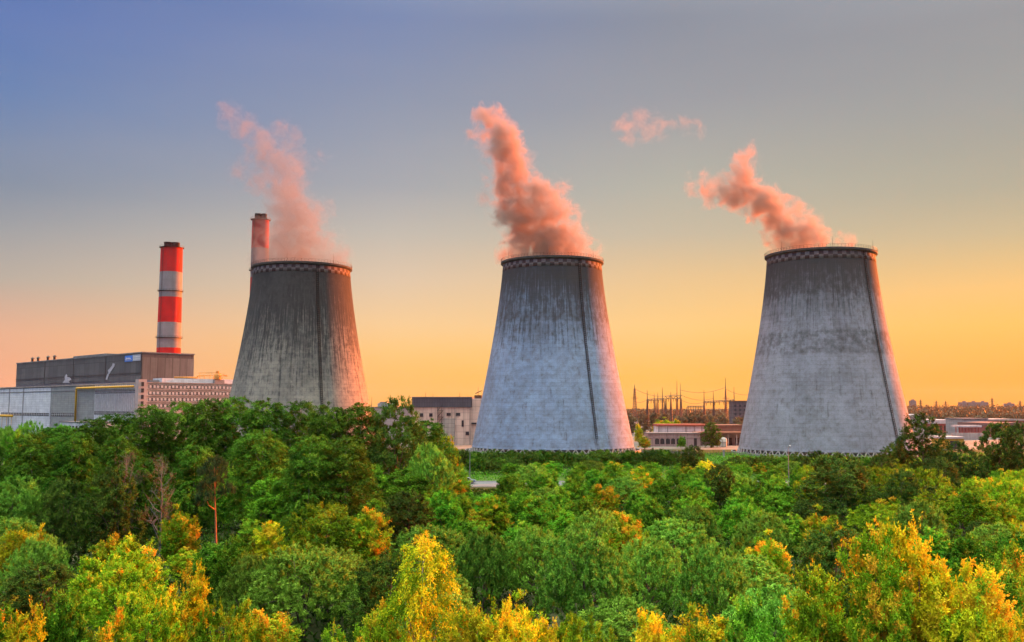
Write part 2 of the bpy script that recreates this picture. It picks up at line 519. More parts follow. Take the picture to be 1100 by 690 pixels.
def tower_mat(name, base, tint2, top0, top1, top_amt, streak_amt, blot_amt, bands, seed, lad_az, joint=0.3):
    m, t = new_mat(name)
    oc = t.n('ShaderNodeTexCoord').outputs['Object']
    sp = t.n('ShaderNodeSeparateXYZ', ins={0: oc})
    x, y, z = sp.outputs
    rxy = t.vmath('NORMALIZE', t.n('ShaderNodeCombineXYZ', ins={0: x, 1: y}).outputs[0])
    sxy = t.n('ShaderNodeSeparateXYZ', ins={0: rxy})
    def cyl(zs, k=25.0):
        return t.n('ShaderNodeCombineXYZ', ins={0: t.math('MULTIPLY_ADD', sxy.outputs[0], k, seed), 1: t.math('MULTIPLY', sxy.outputs[1], k),
                                                2: t.math('MULTIPLY', z, zs)}).outputs[0]
    ang = t.math('ARCTAN2', y, x)
    big = t.noise(cyl(0.6), 0.10, 5, 0.6)
    med = t.noise(cyl(1.0), 0.45, 7, 0.68)
    fine = t.noise(cyl(1.0), 2.6, 5, 0.7)
    strk = t.noise(cyl(0.05), 1.5, 7, 0.72)
    strk2 = t.noise(cyl(0.03), 2.4, 5, 0.7)
    c = t.mix(t.maprange(big, 0.35, 0.65), (*base, 1), (*tint2, 1))
    c = t.mix(t.math('MULTIPLY', t.maprange(med, 0.40, 0.66), 0.46), c, (0.17, 0.165, 0.16, 1))
    c = t.mix(t.math('MULTIPLY', t.maprange(fine, 0.46, 0.70), 0.42), c, (0.15, 0.145, 0.14, 1))
    # pale runs of lime
    c = t.mix(t.math('MULTIPLY', t.maprange(strk2, 0.52, 0.72), 0.28), c, (0.36, 0.37, 0.41, 1))
    # shutter lifts and joints
    lift = t.math('PINGPONG', t.math('ADD', z, t.math('MULTIPLY', med, 0.15)), 0.75)
    lf = t.maprange(lift, 0.0, 0.15, 1.0, 0.0)
    vj = t.math('PINGPONG', t.math('MULTIPLY', ang, 150 / (2 * PI)), 0.5)
    vf = t.maprange(vj, 0.0, 0.09, 1.0, 0.0)
    jl = t.math('MULTIPLY', t.math('MAXIMUM', lf, t.math('MULTIPLY', vf, 0.45)), t.maprange(med, 0.3, 0.7, 0.35, 1.0))
    c = t.mix(t.math('MULTIPLY', jl, joint), c, (0.07, 0.07, 0.07, 1))
    # every lift has a slightly different tone
    wn = t.n('ShaderNodeTexWhiteNoise', noise_dimensions='1D', ins={'W': t.math('FLOOR', t.math('DIVIDE', z, 1.5))})
    c = t.mix(t.math('MULTIPLY', wn.outputs[0], 0.14), c, (0.12, 0.12, 0.12, 1))
    # dark run-off, strongest under the rim
    topf = t.maprange(z, top0, top1, 0.0, 1.0)
    coat = t.math('MULTIPLY', t.maprange(t.math('ADD', topf, t.math('MULTIPLY', t.math('SUBTRACT', t.math('ADD', t.math('MULTIPLY', strk, .5), t.math('MULTIPLY', big, .5)), 0.5), 1.0)), 0.05, 0.80), 0.86)
    c = t.mix(coat, c, (0.06, 0.062, 0.068, 1))
    s = t.math('ADD', t.math('MULTIPLY', strk, 0.75), t.math('MULTIPLY', med, 0.35))
    dk = t.maprange(t.math('ADD', s, t.math('MULTIPLY', topf, top_amt)), 0.585, 0.76, 0.0, streak_amt, smooth=True)
    c = t.mix(dk, c, (0.036, 0.036, 0.038, 1))
    bl = t.math('MULTIPLY', t.maprange(t.math('ADD', t.math('MULTIPLY', big, 0.5), t.math('MULTIPLY', med, 0.6)), 0.52, 0.72), blot_amt)
    for (zc, hw, amt) in bands:
        bf = t.maprange(t.math('ABSOLUTE', t.math('SUBTRACT', z, zc)), hw * 0.75, hw, 1.0, 0.0)
        bn = t.maprange(t.math('ADD', t.math('MULTIPLY', med, 0.7), t.math('MULTIPLY', big, 0.45)), 0.42, 0.68)
        c = t.mix(t.math('MULTIPLY', t.math('MULTIPLY', bf, bn), amt), c, (0.055, 0.053, 0.053, 1))
    c = t.mix(t.math('MULTIPLY', bl, 1.0), c, (0.10, 0.098, 0.095, 1))
    # soot and rust along the ladder
    da = t.math('ABSOLUTE', t.math('SUBTRACT', ang, lad_az))
    lfz = t.math('MULTIPLY', t.maprange(t.math('ADD', da, t.math('MULTIPLY', t.math('SUBTRACT', strk, 0.5), 0.14)), 0.004, 0.034, 1.0, 0.0), t.maprange(strk2, 0.3, 0.6, 0.25, 0.75))
    c = t.mix(lfz, c, (0.045, 0.043, 0.042, 1))
    hgt = t.math('SUBTRACT', t.math('MULTIPLY', fine, 0.5), t.math('MULTIPLY', jl, 0.6))
    finish(t, c, 0.92, 0, 0.2, hgt, 0.35, 0.12)
    return m


def checker_mat():
    m, t = new_mat('checker_paint')
    oc = t.n('ShaderNodeTexCoord').outputs['Object']
    sp = t.n('ShaderNodeSeparateXYZ', ins={0: oc})
    ang = t.math('ARCTAN2', sp.outputs[1], sp.outputs[0])
    a = t.math('FLOOR', t.math('MULTIPLY', ang, 76 / (2 * PI)))
    b = t.math('FLOOR', t.math('DIVIDE', t.math('SUBTRACT', sp.outputs[2], 72.55), 1.35))
    k = t.math('FLOORED_MODULO', t.math('ADD', a, b), 2.0)
    n1 = t.noise(oc, 0.9, 6, 0.65)
    n2 = t.noise(oc, 0.06, 3, 0.5)
    c = t.mix(k, (0.07, 0.028, 0.026, 1), (0.30, 0.25, 0.25, 1))
    c = t.mix(t.math('MULTIPLY', t.maprange(n1, 0.35, 0.62), 0.6), c, (0.09, 0.075, 0.075, 1))
    c = t.mix(t.math('MULTIPLY', t.maprange(n2, 0.46, 0.6), 0.7), c, (0.10, 0.09, 0.09, 1))
    finish(t, c, 0.85, 0, 0.25)
    return m


M['checker'] = checker_mat()
M['rim'] = weathered('rim_concrete', (0.085, 0.08, 0.08), (0.04, 0.04, 0.04), 0.5, 0.9)
M['inner_shell'] = weathered('inner_shell', (0.12, 0.12, 0.12), (0.05, 0.05, 0.05), 0.2, 0.95)


def cooling_tower(px, D, mat, lad_off, lad_bottom, label, rods):
    cx = at(px, 400, D).x
    root = empty('cooling_tower', (cx, D, 0), 0, label, 'cooling tower', 'cooling towers of the power plant')
    zb = 2.0
    zs = np.linspace(zb, HT, 56)
    sh = MB()
    sh.lathe([(prof_r(z), z) for z in zs] + [(prof_r(HT) - 0.45, HT)] + [(prof_r(z) - 0.45, z) for z in zs[::-4]], 160)
    me = sh.mesh('shell', [mat], True, True)
    shell = link_mesh('shell', me, None, root)
    ck = MB()
    r = prof_r(74)
    ck.lathe([(prof_r(72.5) + .02, 72.55), (prof_r(72.5) + .06, 72.56), (prof_r(75.3) + .06, 75.26), (prof_r(75.3) + .02, 75.27)], 152)
    ck.build('checker_band', M['checker'], root, True)
    rm = MB()
    rt = prof_r(75.9)
    rm.lathe([(rt + .05, 75.28), (rt + .75, 75.75), (rt + .95, 75.8), (rt + .95, 76.55), (rt - .3, 76.62), (rt - .3, 76.0), (rt + .05, 75.28)], 128)
    rm.build('rim_walkway', M['rim'], root)
    ra = MB()
    for zz in (77.1, 77.65):
        ra.lathe([(rt + .86, zz - .03), (rt + .92, zz - .03), (rt + .92, zz + .03), (rt + .86, zz + .03), (rt + .86, zz - .03)], 96)
    for k in range(96):
        a = 2 * PI * k / 96
        x, y = (rt + .89) * math.cos(a), (rt + .89) * math.sin(a)
        ra.box(x - .04, x + .04, y - .04, y + .04, 76.5, 77.68)
    ra.build('railing', M['dark_steel'], root, fix=False)
    for a in rods:
        rd = MB()
        x, y = (rt + .5) * math.cos(a), (rt + .5) * math.sin(a)
        rd.tube([(x, y, 76.5), (x, y, 78.6), (x, y, 80.4)], [.08, .06, .02], 5)
        rd.build('lightning_rod', M['dark_steel'], root)
    # ladder running down one meridian
    lp = []
    ca, sa = math.cos(lad_off), math.sin(lad_off)
    tx, ty = -sa, ca
    ld = MB()
    zz = np.linspace(lad_bottom, 75.5, 40)
    for s in (-.45, .45):
        ld.tube([((prof_r(z) + .35) * ca + tx * s, (prof_r(z) + .35) * sa + ty * s, z) for z in zz], .08, 4)
    for z in np.arange(lad_bottom, 75.5, .8):
        rr = prof_r(z) + .35
        ld.tube([(rr * ca - tx * .45, rr * sa - ty * .45, z), (rr * ca + tx * .45, rr * sa + ty * .45, z)], .06, 4, cap=False)
    ladder = ld.build('ladder', M['ladder_black'], root, fix=False)
    # air inlet: raking columns and the basin wall
    cl = MB()
    for k in range(72):
        a0 = 2 * PI * k / 72
        for d in (-1, 1):
            a1 = a0 + d * 2 * PI / 144
            cl.tube([(33.3 * math.cos(a0), 33.3 * math.sin(a0), 0), (32.3 * math.cos(a1), 32.3 * math.sin(a1), 2.1)], .22, 4)
    cl.build('inlet_columns', M['concrete'], root, fix=False)
    bs = MB()
    bs.lathe([(35.2, 0), (35.2, .95), (34.8, .95), (34.8, 0)], 96)
    bs.build('basin_wall', M['concrete'], root)
    fl = MB()
    fl.lathe([(0.01, 1.2), (31.0, 1.2), (31.0, .1)], 64)
    fl.build('fill_deck', M['inner_shell'], root)
    return root


def az_local(view_px, off_deg):
    """angle of the meridian that faces the camera, turned off_deg to the right"""
    u = (view_px - 550) / FPX
    return math.atan2(-1, -u) + R(off_deg)


T1 = (322.5, 411.0); T2 = (593.5, 396.0); T3 = (884.5, 376.0)
a1, a2, a3 = az_local(T1[0], 17), az_local(T2[0], 31), az_local(T3[0], 50)
rods = [R(a) for a in (-150, -95, -40, 15, 80, 140)]
cooling_tower(*T1, tower_mat('concrete_sooty', (0.400, 0.360, 0.290), (0.295, 0.268, 0.220), 18, 72, 0.25, 0.94, 0.42, [(66, 8, 0.6)], 3.0, a1, 0.55), a1, 12,
              'left cooling tower of sooty grey concrete streaked black under its rim', rods)
cooling_tower(*T2, tower_mat('concrete_pale', (0.310, 0.420, 0.620), (0.235, 0.320, 0.490), 34, 76, 0.24, 0.70, 0.22, [(73, 7, 0.5), (53, 2.2, 0.35)], 41.0, a2, 0.36), a2, 6,
              'middle cooling tower of pale bluish concrete with checkered band below rim', rods)
cooling_tower(*T3, tower_mat('concrete_lilac', (0.350, 0.365, 0.440), (0.265, 0.275, 0.335), 44, 76, 0.22, 0.66, 0.22, [(67, 9, 0.75), (41.5, 5, 0.62)], 77.0, a3, 0.32), a3, 7,
              'right cooling tower of lilac grey concrete with two dark stained bands', rods)

# ------------------------------------------------------------------ chimneys
def stripe_mat(name, z_top, step, darken=0.0):
    m, t = new_mat(name)
    oc = t.n('ShaderNodeTexCoord').outputs['Object']
    z = t.n('ShaderNodeSeparateXYZ', ins={0: oc}).outputs[2]
    k = t.math('FLOORED_MODULO', t.math('FLOOR', t.math('DIVIDE', t.math('SUBTRACT', z_top, z), step)), 2.0)
    n1 = t.noise(oc, 0.12, 6, 0.62)
    n2 = t.noise(t.vmath('MULTIPLY', oc, (1, 1, 0.06)), 0.5, 5, 0.65)
    white = t.mix(t.maprange(n1, 0.35, 0.7), (0.27, 0.27, 0.29, 1), (0.20, 0.20, 0.21, 1))
    red = t.mix(t.maprange(n1, 0.35, 0.7), (0.60, 0.012, 0.014, 1), (0.44, 0.014, 0.016, 1))
    c = t.mix(k, red, white)
    c = t.mix(darken, c, (0.03, 0.028, 0.028, 1))  # pulls both stripe colours evenly towards black over the whole shaft
    c = t.mix(t.math('MULTIPLY', t.maprange(n2, 0.5, 0.75), 0.35), c, (0.10, 0.08, 0.08, 1))
    lf = t.maprange(t.math('PINGPONG', z, 1.25), 0.0, 0.12, 1.0, 0.0)
    c = t.mix(t.math('MULTIPLY', lf, 0.14), c, (0.08, 0.06, 0.06, 1))
    finish(t, c, 0.8, 0, 0.3)
    return m


def chimney(px, D, ztop, rt, rb, step, label, darken=0.0):
    cx = at(px, 400, D).x
    root = empty('chimney', (cx, D, 0), 0, label, 'chimney', 'striped chimneys of the power plant')
    rr = lambda z: rb + (rt - rb) * z / ztop
    s = MB()
    s.lathe([(rr(z), z) for z in np.linspace(0, ztop, 40)] + [(rt - 0.8, ztop), (rt - 0.9, ztop - 4), (0.01, ztop - 4)], 56)
    s.build('shaft', stripe_mat('stripes', ztop, step, darken), root, True)
    for z in (ztop - 0.2, ztop - 1.75 * step, ztop - 3.6 * step):
        g = MB()
        r0 = rr(z)
        g.lathe([(r0, z - .5), (r0 + 1.1, z - .25), (r0 + 1.1, z), (r0, z), (r0, z - .5)], 48)
        gal = g.build('gallery', M['dark_steel'], root)
        h = MB()
        h.lathe([(r0 + 1.0, z + 1.05), (r0 + 1.08, z + 1.05), (r0 + 1.08, z + 1.15), (r0 + 1.0, z + 1.15), (r0 + 1.0, z + 1.05)], 40)
        for k in range(24):
            a = 2 * PI * k / 24
            x, y = (r0 + 1.04) * math.cos(a), (r0 + 1.04) * math.sin(a)
            h.box(x - .05, x + .05, y - .05, y + .05, z, z + 1.1)
        h.build('railing', M['dark_steel'], gal, fix=False)
    for k in range(4):
        a = PI / 4 + k * PI / 2 + .3
        f = MB()
        c = (rt * .48 * math.cos(a), rt * .48 * math.sin(a))
        f.lathe([(rt * .36, ztop - 4), (rt * .36, ztop + 3.2), (rt * .38, ztop + 3.2), (rt * .38, ztop + 3.7), (rt * .32, ztop + 3.7), (rt * .32, ztop - 3.9)], 20, c=c)
        f.build('flue', M['rim'], root, True)
    ld = MB()
    a = -PI / 2 - .5
    for z in np.arange(2, ztop, 1.2):
        x, y = (rr(z) + .3) * math.cos(a), (rr(z) + .3) * math.sin(a)
        ld.box(x - .35, x + .35, y - .04, y + .04, z, z + .12)
    for d in (-.35, .35):
        ld.tube([((rr(2) + .3) * math.cos(a) + d, (rr(2) + .3) * math.sin(a), 2), ((rr(ztop) + .3) * math.cos(a) + d, (rr(ztop) + .3) * math.sin(a), ztop)], .09, 4)
    ld.build('ladder', M['dark_steel'], root, fix=False)
    return root


z1 = zat(266, 790)
chimney(180.5, 790, z1, 8.55, 10.0, 20.55, 'red and white striped chimney standing clear behind the grey boiler house')
z2 = zat(236, 676)
chimney(276.4, 676, z2, 5.8, 7.2, 20.6, 'darker striped chimney half hidden behind the left cooling tower and its steam', 0.5)

# ------------------------------------------------------------------ power plant block
PX, PY = -198.0, 520.0


def s_left(px, X0=PX, Y0=PY):
    u = (px - 550) / FPX
    return (X0 - Y0 * u) / (0.70711 * (1 + u))


def s_right(px, X0=PX, Y0=PY):
    u = (px - 550) / FPX
    return (Y0 * u - X0) / (0.70711 * (1 - u))


M['hall_white'] = panelled('hall_white', (0.80, 0.80, 0.84), 6.0, 1.5, (0.70, 0.70, 0.75), streak=0.3)
M['hall_grey'] = panelled('hall_grey', (0.36, 0.365, 0.36), 6.0, 1.2, (0.30, 0.30, 0.30), streak=0.3)
M['hall_fin'] = panelled('hall_fin', (0.80, 0.80, 0.86), 2.4, 12.0, (0.72, 0.72, 0.78), gap=(0.25, 0.25, 0.28), mort=0.12, streak=0.2)
M['boiler_clad'] = panelled('boiler_clad', (0.115, 0.115, 0.12), 7.5, 9.0, (0.075, 0.075, 0.08), gap=(0.04, 0.04, 0.045), mort=0.15, streak=0.5)
M['boiler_side'] = panelled('boiler_side', (0.185, 0.18, 0.17), 4.5, 16.0, (0.12, 0.115, 0.11), gap=(0.05, 0.05, 0.05), mort=0.15, streak=0.5)
M['office_wall'] = panelled('office_wall', (0.66, 0.61, 0.56), 2.15, 1.7, (0.58, 0.53, 0.49), gap=(0.2, 0.16, 0.15), mort=0.05, streak=0.25)
M['stair_wall'] = weathered('stair_wall', (0.52, 0.44, 0.42), (0.40, 0.33, 0.32), 0.3)
M['cornice'] = weathered('cornice', (0.40, 0.33, 0.31), (0.22, 0.19, 0.18), 0.3)

plant = empty('power_plant', (PX, PY, 0), R(45), 'long power plant block with white hall and stair tower and rows of windows', 'building')
HZ = 30.2
sa, sb = s_left(57), s_left(103)
b = MB(); b.box(0, 80, 3.4, sb - .01, 0, HZ, 0); b.build('finned_wall', M['hall_fin'], plant)
b = MB(); b.box(.02, 80, sb, sa - .01, 0, HZ, 0); b.build('grey_wall', M['hall_grey'], plant)
b = MB(); b.box(0, 80, sa, 262, 0, HZ - .4, 0); b.build('white_wall', M['hall_white'], plant)
b = MB(); b.box(-.5, 80, 3.4, 262.2, HZ, HZ + .8, 0); b.build('roof', M['cornice'], plant)
b = MB(); b.box(-.25, -.02, 3.6, 262, 27.2, 27.7, 0); b.box(-.3, -.02, sa + .3, sa + .8, 0, 30, 0)
for px in (27, 12): b.box(-.3, -.02, s_left(px), s_left(px) + .6, 0, 30, 0)
b.build('cladding_trim', M['grey_steel'], plant)
for (zz, z1_, nm) in ((25.2, 27.0, 'clerestory_window'), (13.4, 15.4, 'ribbon_window')):
    wdw = MB(); wdw.box(-.12, .3, 4.2, sb - .6, zz, z1_)
    win = wdw.build(nm, M['window_dark'], plant)
    fr = MB()
    k = 4.2
    while k < sb - .8:
        fr.box(-.22, -.13, k, k + .22, zz, z1_); k += 1.6
    fr.box(-.24, -.14, 4.2, sb - .6, (zz + z1_) / 2 - .06, (zz + z1_) / 2 + .06)
    fr.build('mullions', M['white_paint'], win)
fin = MB()
k = 5.0
while k < sb - 1:
    fin.box(-.75, -.02, k, k + .3, 15.6, 25.0); k += 2.4
fin.build('fins', M['white_paint'], plant)
for (s0, s1) in ((s_left(84), sa - 1), (sa + 3, s_left(4))):
    wdw = MB(); wdw.box(-.12, .3, s0, s1, 12.2, 14.0)
    win = wdw.build('ribbon_window', M['window_dark'], plant)
    fr = MB(); k = s0
    while k < s1 - .3:
        fr.box(-.2, -.13, k, k + .3, 12.2, 14.0); k += 3.0
    fr.box(-.21, -.125, s0, s1, 13.0, 13.15)
    fr.build('mullions', M['white_paint'], win)
# stair tower on the corner
b = MB(); b.box(-.6, 4.0, -.6, 3.35, 0, 32.4); stt = b.build('stair_tower', M['stair_wall'], plant)
for zz in np.arange(5, 31, 3.4):
    q = MB(); q.box(.9, 2.4, -.75, -.55, zz, zz + 2.2)
    q.build('stair_window', M['window_dark'], stt)
# office wing
LW = 92
b = MB(); b.box(4.0, LW, 0, 22, 0, 30.4); b.build('office_wall', M['office_wall'], plant)
b = MB(); b.box(3.9, LW, -.5, 22, 30.4, 31.0); b.build('office_roof', M['cornice'], plant)
b = MB(); b.box(14, LW, 3, 14, 31.0, 33.4); b.build('roof_house', M['white_paint'], plant)
b = MB(); b.box(8, 13, 4, 9, 31.01, 32.2); b.build('roof_vent', M['grey_steel'], plant)
b = MB(); b.box(44, 50, 1.0, 2.9, 31.01, 33.0); b.build('roof_vent', M['grey_steel'], plant)
wf = MB(); wf.box(-.62, .62, -.10, .05, -.75, .75); wf_me = wf.mesh('frame', [M['window_pale']])
wg = MB(); wg.box(-.50, -.03, -.13, -.101, -.62, .3); wg.box(.03, .50, -.13, -.101, -.62, .62); wg_me = wg.mesh('pane', [M['window_pale']])
wd = MB(); wd.box(-.95, .95, -.06, .02, -.95, .95); wd_me = wd.mesh('window', [M['window_dark']])
rng = random.Random(5)
for row in range(4):
    for i in range(24):
        wo_ = link_mesh('window', wd_me, None, plant, (6.2 + i * 2.15, -.03, 28.6 - row * 3.4))
        f_ = link_mesh('frame', wf_me, None, wo_, (rng.uniform(-.15, .15), 0, rng.uniform(-.15, .1)))
        p_ = link_mesh('pane', wg_me, None, wo_, (rng.uniform(-.15, .15), 0, 0))
for row in range(5):
    b = MB(); b.box(4.1, LW, -.35, -.02, 26.9 - row * 3.4, 27.3 - row * 3.4)
    b.build('spandrel_band', M['cornice'], plant)
# yellow gas pipe on the long wall
sp0, sp1 = 4.0, s_left(85.5)
b = MB()
b.tube([(-1.3, sp0, 28.7), (-1.3, sp1 - .8, 28.7), (-1.3, sp1 - .2, 28.45), (-1.3, sp1, 27.7), (-1.3, sp1, 8)], .62, 10)
for k in np.arange(sp0 + 3, sp1, 7):
    b.box(-1.4, 0, k, k + .25, 28.3, 28.5)
b.build('gas_pipe', M['yellow_paint'], plant, True)
b = MB()
s20 = s_left(21)
b.tube([(-3.2, s20, 11.8), (-3.2, 262, 11.8)], .8, 10)
for k in np.arange(s20 + 1, 262, 9):
    b.box(-3.3, -3.1, k, k + .2, 0, 11.2)
b.build('low_gas_pipe', M['yellow_paint'], plant, True)

# grey boiler house rising behind and above the halls
BX, BY = -212.0, 560.0
bh = empty('boiler_house', (BX, BY, 0), R(45), 'dark grey boiler house above the white hall with a blue sign', 'building')
BL, BR, BZ0, BZ1 = s_left(18, BX, BY), s_right(208, BX, BY), 29.0, 48.6
b = MB(); b.box(0, BR, .02, BL, BZ0 - 28.9, BZ1); bw = b.build('wall', M['boiler_clad'], bh)
b = MB(); b.box(-.02, BR + .02, -.3, .0, BZ0 - 28.9, BZ1 - 2.4); b.build('end_wall', M['boiler_side'], bh)
b = MB(); b.box(-.35, BR + .35, -.45, BL + .3, BZ1, BZ1 + .7); b.box(4, BR - 3, 60, 112, BZ1 + .7, BZ1 + 2.2)
roof = b.build('roof', M['roof_felt'], bh)
b = MB(); b.box(-.3, -.05, .2, BL, 37.0, 37.5); b.box(-.2, -.05, 60, 140, 33.2, 33.6); b.box(-.3, -.05, .1, .6, BZ0, BZ1)
b.box(-.2, -.05, 100, 100.6, BZ0, BZ1); b.box(-.2, -.05, 150, 150.6, BZ0, BZ1); b.box(-.2, -.05, 50, 50.5, BZ0, BZ1)
b.build('wall_ribs', M['dark_steel'], bh)
b = MB()
b.box(-.12, -.04, .8, BL - 2, 31.4, 33.0)
b.build('ribbon_window', M['window_dark'], bh)
for px in (30, 36, 46.5, 53.5):
    q = MB(); s = s_left(px, BX, BY)
    q.lathe([(.9, BZ1 + .7), (.9, BZ1 + 3), (1.5, BZ1 + 3.2), (.1, BZ1 + 4.3)], 10, c=(3, s))
    q.build('roof_ventilator', M['dark_steel'], bh)
# sign: blue panel with white script, grey panel with dark lettering
def wall_panel(px0, px1, z0, z1, t0, t1, mat, name, parent):
    q = MB(); q.box(-t1, -t0, s_left(px1, BX, BY), s_left(px0, BX, BY), z0, z1)
    return q.build(name, mat, parent)
sg = wall_panel(134.5, 142.6, 44.2, 47.7, .06, .35, M['blue_paint'], 'blue_sign', bh)
s0, s1 = s_left(142.2, BX, BY), s_left(135, BX, BY)
q = MB()
L_ = s1 - s0
pts = [(-.42, s1 - L_ * (.08 + .09 * i), 45.9 + (.75 if i % 2 else -.55) * (1 if i < 3 else .6)) for i in range(9)]
q.tube(pts, .16, 5)
q.tube([(-.42, s1 - L_ * .06, 45.0), (-.42, s1 - L_ * .94, 45.15)], .12, 5)
q.build('sign_script', M['white_paint'], sg)
sg2 = wall_panel(142.9, 151.2, 44.3, 47.9, .06, .35, M['grey_paint'], 'grey_sign', bh)
q = MB(); s0, s1 = s_left(150.6, BX, BY), s_left(143.6, BX, BY)
for i in range(5):
    for j in range(2):
        y = s0 + (s1 - s0) * (i + .15) / 5
        q.box(-.42, -.355, y, y + (s1 - s0) * .13, 45.0 + j * 1.3, 45.8 + j * 1.3)
q.build('sign_lettering', M['white_paint'], sg2)
# white painted figures on the long wall
def mural(pts, name='painted_figure'):
    q = MB()
    poly = [(s_left(px, BX, BY), zat(py, BY + .7071 * s_left(px, BX, BY))) for px, py in pts]
    n = len(poly)
    q.v = [(-.33, y, z) for y, z in poly] + [(-.06, y, z) for y, z in poly]
    q.f = [tuple(range(n)), tuple(range(2 * n - 1, n - 1, -1))] + [(i, n + i, n + (i + 1) % n, (i + 1) % n) for i in range(n)]
    q.m = [0] * len(q.f)
    return q.build(name, M['faded_paint'], bh)
mural([(114.5, 408), (116, 408), (118, 402.5), (121, 397.5), (123.5, 393.5), (124, 391), (121.5, 390.5), (121, 393), (118.5, 396), (116.5, 398), (117.5, 400.5), (115.8, 403)])
mural([(68.5, 411.5), (71, 408), (70.5, 405), (72, 401.8), (73.2, 405), (75.5, 405.5), (77.5, 408), (75, 409.5), (76, 411.5)])
# small roof plant near the tower: orange pipes and a derrick on the office roof
rp = empty('roof_pipework', (0, 0, 0), 0, 'orange pipes and tanks on the roof beside the left tower', 'pipework')
rp.location = at(228, 437, 556) ; rp.location.z = 33.4
b = MB()
b.tube([(-22, 0, 1.0), (-9, 0, 1.0)], .5, 8)
b.tube([(-9, 0, 1.0), (-8.5, 0, 2.0), (3, 0, 2.2), (8, 0, 2.0)], .45, 8)
for x in (-21, -16, -10, -5, 0, 5): b.box(x, x + .3, -.2, .2, -.02, 1.0 if x < -9 else 2.0)
b.build('pipe_run', M['orange_paint'], rp, True)
b = MB(); b.lathe([(.01, 3.3), (1.7, 3.0), (2.0, 2.6), (2.0, .4), (2.0, -.02)], 16, c=(3, -1.5)); b.build('tank', M['orange_paint'], rp, True)
b = MB()
for x in (-8, -2, 3): b.box(x, x + .25, .6, .85, 0, 3.6)
b.box(-8, 3.2, .6, .85, 3.5, 3.8); b.tube([(3.1, .7, 3.6), (8.5, .7, 1.8)], .15, 5); b.box(2.2, 3.8, -2, -.8, 3.2, 4.6)
b.build('pipe_rack', M['orange_paint'], rp)

# low white annex in front of the hall
ax = empty('annex_building', (gx(88, 452), 452, 0), R(45), 'low white annex with a strip of small windows before the hall', 'building')
b = MB(); b.box(0, 14, -14, 26, 0, 10.6); b.build('wall', M['hall_white'], ax)
b = MB(); b.box(-.3, 14.3, -14.3, 26.3, 10.6, 11.0); b.build('roof', M['roof_felt'], ax)
for i in range(9):
    q = MB(); q.box(-.1, .05, -12 + i * 4, -9.6 + i * 4, 7.0, 9.0); q.build('window', M['window_dark'], ax)

# ------------------------------------------------------------------ cream hall between the left and middle towers
M['cream_wall'] = panelled('cream_wall', (0.74, 0.62, 0.53), 6.0, 3.0, (0.64, 0.53, 0.46), gap=(0.25, 0.2, 0.18), mort=0.06, streak=0.45)
M['slate_clad'] = panelled('slate_clad', (0.10, 0.115, 0.15), 1.2, 4.0, (0.08, 0.09, 0.12), gap=(0.05, 0.055, 0.07), mort=0.08, streak=0.2)
M['pale_clad'] = panelled('pale_clad', (0.50, 0.50, 0.46), 2.0, 2.0, (0.42, 0.43, 0.40), mort=0.05, streak=0.3)
D = 465.0
wx = lambda px: (px - 477) / FPX * D
ch = empty('machine_hall', (gx(477, D), D, 0), 0, 'cream hall with a slate upper storey between left and middle towers', 'building')
b = MB(); b.box(wx(443), wx(507), 0, 40, 0, 17.6); b.build('wall', M['cream_wall'], ch)
b = MB(); b.box(wx(442.7), wx(506.5), -.4, 40, 17.6, 22.2); b.build('upper_storey', M['slate_clad'], ch)
b = MB(); b.box(wx(442.4), wx(506.8), -.6, 40.3, 22.2, 22.6); b.build('roof', M['roof_felt'], ch)
b = MB(); b.box(wx(507), wx(522), .5, 42, 0, 21.8); b.build('side_block', M['cream_wall'], ch)
b = MB(); b.box(wx(474), wx(488.5), -.3, -.02, 1.5, 12.4); b.build('loading_gate', M['pale_clad'], ch)
for px, z0, z1_, wdt in ((497, 8.5, 11.5, 1.0), (459.5, 9.2, 10.8, 2.4), (509, 9.6, 10.4, 2.4), (453, 13.2, 14.8, 1.6), (463, 13.2, 14.8, 1.6), (482, 13.6, 15.0, 2.0), (492, 13.6, 15.0, 2.0), (502, 4.5, 6.2, 1.6)):
    q = MB(); q.box(wx(px) - wdt / 2, wx(px) + wdt / 2, -.2, .6, z0, z1_); q.build('window', M['window_dark'], ch)
esc = MB()
for d in (-.9, .9): esc.box(wx(472.5) + d, wx(472.5) + d + .18, -1.6, -1.4, 1, 18.5)
for i, z in enumerate(np.arange(4, 18, 3.0)):
    esc.box(wx(470), wx(476.5), -1.8, -.3, z, z + .18)
    esc.tube([(wx(470), -1.5, z), (wx(476), -1.5, z + 3)], .12, 4)
esc.build('fire_escape', M['dark_steel'], ch)
dp = MB()
for px in (488.8, 505): dp.tube([(wx(px), -.6, 0), (wx(px), -.6, 17.5)], .16, 6)
dp.build('downpipe', M['grey_steel'], ch)
for px, h in ((456, 2.4), (464, 1.6), (493, 2.2), (513, 5.0)):
    q = MB(); q.tube([(wx(px), 6, 21.8), (wx(px), 6, 22.4 + h)], [.14, .06], 5); q.build('antenna', M['dark_steel'], ch)
q = MB(); q.box(wx(509), wx(517), 4, 8, 21.8, 23.4); q.tube([(wx(510), 5, 24.2), (wx(517), 5, 25.6)], .2, 5); q.build('roof_plant', M['rust_steel'], ch)

